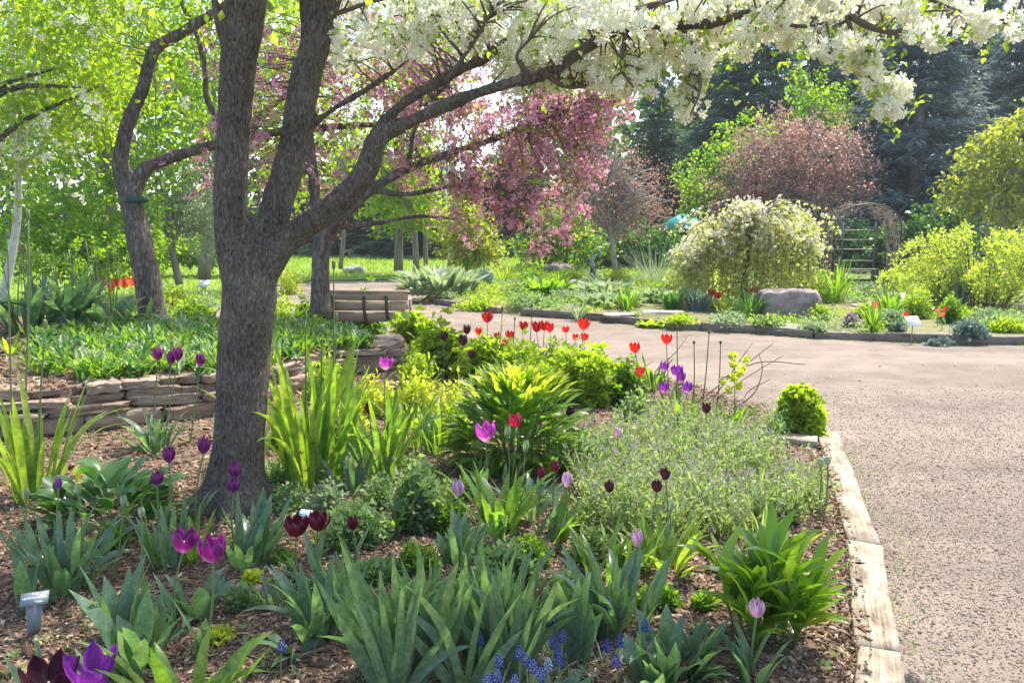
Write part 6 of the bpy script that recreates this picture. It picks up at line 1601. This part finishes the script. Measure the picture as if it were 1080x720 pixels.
# tall allium stalks at the left
for px, py, bx, by, lb in ((30, 230, 22, 500, 'tall green stalk leaning at the left edge, second from the left'), (8, 250, 14, 490, 'tall green stalk at the very left edge'), (48, 345, 42, 520, 'shorter green stalk rising from the left sword leaves'),
                           (340, 350, 333, 505, 'tall green bud stalk left of three right of the trunk'), (322, 335, 318, 505, 'tallest green bud stalk right of the trunk'), (355, 338, 350, 505, 'tall green bud stalk rightmost of three right of the trunk'), (352, 283, 349, 500, 'very tall thin stalk crossing the pink crabapple trunk')):
    b = at(bx, by); c = W(px, py, b[1]); r_ = thing('allium_stalk', lb, 'stalk', b, 'tall green stalks')
    m_ = MB(); tube(m_, [b - [0, 0, .02], (b + c) / 2 + [U(-.02, .02), 0, 0], c], [.0065, .006, .0045], 6, 10); m_.build('stem', M['stem'], r_, smooth=True)
    m_ = MB(); rock(m_, c + [0, 0, .02], (.024, .024, .06), np.eye(3), px, 3, .05, 2.2); m_.build('bud', M['stem'], r_, smooth=True)

# ---- raised bed
for px, py, n, L, lb in ((30, 352, 34, .74, 'big-leaved allium clump at the far left of the raised bed'), (75, 350, 36, .85, 'big-leaved allium clump with tall stalks in the middle of the raised bed'), (112, 352, 28, .55, 'big-leaved allium clump nearest the leaning tree')):
    p = at(px, py); r_ = thing('allium_clump', lb, 'plant', p, 'big-leaved clumps on the raised bed')
    m_ = MB(); tuft(m_, p, n, .2, L, .12, (.05, .6), (.3, 1.5), 'strap', .25, 9, .06); m_.build('leaves', M['tulip_leaf'], r_, smooth=True)
    for k in range(rnd.randint(6, 8)):
        m_ = MB(); a = U(0, 6.28); b = p + np.array([math.cos(a) * .1, math.sin(a) * .1, 0]); e = b + np.array([U(-.12, .12), U(-.1, .1), U(.75, 1.1)])
        tube(m_, [b, (b + e) / 2 + [U(-.03, .03), 0, 0], e], [.008, .007, .005], 6, 8); m_.build('stalk', M['stem'], r_, smooth=True)
clump(150, 352, 16, .1, .5, .03, 'yellow-green grassy tuft left of the foot of the leaning tree', 'lime_sword', 'strap', (.05, .5), (.2, 1.2), 'leaf_clump')
clump(10, 372, 16, .1, .24, .04, 'small bright leaf tuft on the bare soil at the left edge', 'bright_green', 'tulip', (.2, .9), (.1, .6), 'leaf_clump')
m_ = MB()
gp = [(28, 388), (40, 360), (70, 352), (120, 350), (160, 346), (232, 338), (300, 336), (350, 340), (395, 352), (370, 366), (320, 384), (228, 388), (150, 392), (90, 396)]
gpw = [tuple(P(*q, .4)[:2]) for q in gp]; A_ = np.array(gpw)
n_ = 0
while n_ < 560:
    x, y = U(*[A_[:, 0].min(), A_[:, 0].max()]), U(A_[:, 1].min(), A_[:, 1].max())
    if not (in_poly(x, y, gpw) and in_poly(x, y, TERR)): continue
    n_ += 1; p = np.array([x, y, gz(x, y)])
    mm = rnd.choice((0, 0, 0, 2, 2, 1))
    for i in range(16):
        a = U(0, 6.283); blade(m_, p + [U(-.05, .05), U(-.05, .05), U(0, .08)], a, U(.1, .2), U(.022, .034), U(.15, 1.0), U(.2, 1.1), 'tulip', .3, 4, False, 0, U(-.3, .3), mm)
tag(m_.build('leafy_ground_cover', [M['mid_green'], M['silver'], M['deep_green']], smooth=True), 'leafy green ground cover spilling over the stone wall', None, None, 'stuff')
for px, py, w, h, mt, lb in ((195, 336, 70, 34, 'bright_green', 'bright ground plant right of the leaning trunk'), (215, 328, 50, 26, 'silver', 'grey-green plant between the leaning tree and the lectern sign'), (205, 345, 50, 28, 'mid_green', 'mid-green plant between the leaning tree and the big trunk'), (300, 340, 60, 36, 'bright_green', 'bright leafy plant right behind the big trunk'), (185, 318, 50, 18, 'lime', 'yellowish low plant at the lawn edge behind the leaning tree'),
                             (20, 300, 70, 60, 'mid_green', 'leafy shrub behind the allium clumps at the left edge'), (100, 318, 60, 30, 'mid_green', 'low plant behind the orange tulips'), (305, 310, 40, 24, 'lime', 'pale yellow-green plant at the path edge right of the big trunk')):
    bush(px, py, w, h, 900, .06, lb, mt, 'bedding_plant', T_FOLD)

# ---- the far bed
FB = [
 ('hosta', 466, 309, 70, 30, 'silver', 'large silvery hosta-like mound by the sandy path'), ('hosta', 445, 312, 40, 18, 'silver', 'smaller silvery mound left of the large one'), ('mound', 508, 301, 34, 18, 'gray_blue', 'tight blue-grey dome shrub beside the silvery mounds'),
 ('tuft', 532, 298, 26, 20, 'bright_green', 'bright green tuft right of the blue-grey dome'), ('mound', 545, 312, 50, 16, 'catmint', 'pinkish-grey low mound behind the kerb gap'), ('mound', 505, 322, 70, 14, 'bright_green', 'flat bright green mat by the kerb gap'), ('mound', 560, 322, 70, 14, 'ferny', 'flat ferny mat behind the red tulips'),
 ('hosta', 575, 310, 60, 18, 'mid_green', 'low broad-leaved plant left of the pale rock'), ('mound', 600, 318, 60, 14, 'silver', 'white-green mat right behind the red tulips'), ('hosta', 635, 312, 50, 18, 'silver', 'white-green leafy plant right of the carved post'), ('mound', 600, 298, 60, 16, 'bright_green', 'bright green mound left of the carved post'),
 ('mound', 655, 296, 50, 14, 'olive_leaf', 'yellow-green mound right of the carved post'), ('tuft', 662, 326, 26, 22, 'mid_green', 'upright green iris tuft left of the bare mulch patch'), ('tuft', 611, 333, 14, 18, 'silver', 'small grey-green spiky tuft at the kerb'), ('hosta', 645, 322, 60, 14, 'silver', 'spreading white-green leaves in front of the iris tuft'),
 ('tuft', 710, 326, 36, 20, 'deep_green', 'dark iris tuft behind the bare mulch patch'), ('grass', 690, 300, 60, 40, 'silver', 'grey feathery grass left of the weeping tree'), ('mound', 715, 308, 50, 22, 'ferny', 'grey-green feathery mound at the left foot of the weeping tree'), ('tuft', 735, 327, 40, 22, 'gray_blue', 'blue-green fine-leaved tuft below the weeping tree'),
 ('tuft', 762, 330, 18, 14, 'lime', 'small chartreuse tuft below the weeping tree'), ('tuft', 790, 334, 36, 26, 'deep_green', 'dark spiky clump left of the boulder'), ('mound', 770, 342, 60, 12, 'silver', 'low grey mat between the kerb and the weeping tree'), ('mound', 720, 341, 50, 10, 'bright_green', 'low green mat right of the bare mulch patch'),
 ('mound', 810, 345, 40, 12, 'ferny', 'dull green mat left of the stepping stones'), ('mound', 865, 337, 30, 16, 'bright_green', 'bright dome plant right of the boulder'), ('mound', 858, 320, 60, 36, 'mid_green', 'leafy green shrub behind the boulder'), ('tuft', 880, 318, 34, 38, 'mid_green', 'tall leafy clump at the left foot of the iron arch'),
 ('mound', 842, 318, 60, 40, 'olive_leaf', 'yellow-green shrub at the right foot of the weeping tree'), ('mound', 897, 345, 24, 14, 'catmint_bud', 'greyish dome on the bare soil left of the sign'), ('mound', 860, 350, 40, 8, 'silver', 'flat grey-green mat right of the stepping stones'), ('mound', 910, 335, 30, 14, 'bright_green', 'lime mat beside the stones to the arch'),
 ('tuft', 921, 350, 14, 26, 'mid_green', 'narrow upright green tuft left of the white sign'), ('mound', 940, 345, 34, 20, 'silver', 'silvery mound left behind the white sign'), ('tuft', 940, 334, 40, 28, 'mid_green', 'green bulb foliage right of the stones to the arch'), ('mound', 968, 335, 44, 30, 'bright_green', 'bright bushy plant behind the white sign'),
 ('mound', 945, 357, 22, 14, 'gray_blue', 'blue-grey cushion left of the foot of the white sign'), ('mound', 1020, 356, 50, 18, 'gray_blue', 'broad blue-grey cushion right of the white sign'), ('mound', 990, 358, 36, 8, 'gray_blue', 'flat blue-grey mat between the sign and the broad cushion'), ('tuft', 950, 306, 26, 22, 'bright_green', 'bright broad-leaved clump at the right foot of the arch'),
 ('mound', 1060, 350, 50, 16, 'bright_green', 'bright green mat at the right end of the far bed'), ('mound', 1000, 340, 40, 26, 'mid_green', 'green leafy plant under the yellow shrub'), ('tuft', 1010, 325, 30, 26, 'gray_blue', 'blue-green strappy clump under the yellow shrub'), ('mound', 915, 312, 50, 14, 'silver', 'grey low planting in front of the arch foot'),
 ('mound', 985, 318, 40, 26, 'mid_green', 'green shrublet between the arch and the yellow shrub'), ('mound', 1045, 338, 44, 14, 'silver', 'pinkish-grey mat right of the broad cushion'), ('hosta', 690, 318, 50, 14, 'silver', 'pale low leaves left of the dark iris tuft'), ('mound', 560, 295, 60, 14, 'mid_green', 'green border plant behind the pinkish-grey mound'),
 ('mound', 625, 302, 40, 12, 'silver', 'pale mat at the foot of the carved post'), ('tuft', 590, 300, 20, 14, 'bright_green', 'small bright tuft left of the pale rounded rock'), ('hosta', 690, 338, 30, 8, 'bright_green', 'small green rosette on the bare mulch patch')]
for kd, px, py, w, h, mt, lb in FB:
    p = at(px, py); rx = w * p[1] / F / 2; hh = h * p[1] / F
    m_ = MB()
    if kd == 'mound': mound(m_, p, rx, rx * .8, hh, int(500 + w * h * .9), .055, T_DIA)
    elif kd == 'hosta':
        for i in range(int(50 + w * 1.6)):
            a = U(0, 6.283); r = math.sqrt(rnd.random())
            blade(m_, p + [math.cos(a) * r * rx, math.sin(a) * r * rx * .8, hh * .25 * (1 - r)], a + U(-.6, .6), U(.7, 1.2) * hh, U(.1, .16), U(.2, .9), U(.4, 1.1), 'tulip', .25, 5, False, .05, U(-.4, .4))
    elif kd == 'tuft': tuft(m_, p, int(26 + w), rx * .5, hh * 1.25, .035, (.05, .6), (.1, .7), 'strap', .3, 6)
    else: tuft(m_, p, 150, rx * .5, hh * 1.3, .012, (.05, .8), (.1, .8), 'grass', .3, 6)
    single(m_, {'mound': 'border_mound', 'hosta': 'border_plant', 'tuft': 'border_tuft', 'grass': 'ornamental_grass'}[kd], M[mt], p, lb, 'plant')
# low growth that fills the far bed between its plants
m_ = MB()
N_ = 5200; x = rng.uniform(-3, 14, N_ * 3); y = rng.uniform(10.6, 26, N_ * 3); k = in_poly(x, y, FARBED)
nn = np.array([noise.noise(Vector((a * .55, b * .45, 9))) for a, b in zip(x, y)]); k &= (nn > np.where(y < 13.5, .12, -.25)) & (np.abs(x) < .7 * y)
x, y = x[k][:N_], y[k][:N_]
for a, b in zip(x, y):
    p = np.array([a, b, gz(a, b)]); v = noise.noise(Vector((a * .9, b * .9, 2)))
    mound(m_, p, .11, .11, .1 + .08 * rnd.random(), 16, .055, T_DIA if rnd.random() < .6 else T_LANCE, m=0 if v > .12 else (1 if v > -.12 else (2 if v > -.3 else 3)))
tag(m_.build('border_ground_cover', [M['bright_green'], M['mid_green'], M['silver'], M['ferny']]), 'low mixed green ground cover between the plants of the far bed', None, None, 'stuff')
# lawn grass
m_ = MB(); N_ = 46000
x = rng.uniform(-26, 3.5, N_); y = 12.5 + 30 * rng.random(N_) ** 1.4
k = in_poly(x, y, LAWN1) & (np.abs(x) < .72 * y) & ~in_poly(x, y, TERR); x, y = x[k], y[k]; N_ = len(x)
scatter(m_, np.c_[x, y, np.full(N_, -.03)], unit(rng.normal(0, .35, (N_, 3)) + [0, 0, 1]), runit(N_) * [1, 1, .2], rng.uniform(.05, .1, N_) * (1 + y / 40), T_NEED)
tag(m_.build('grass', M['grass']), 'short sunlit lawn grass', None, None, 'stuff')
for o in ROOTS:
    if '_o' in o: del o['_o']
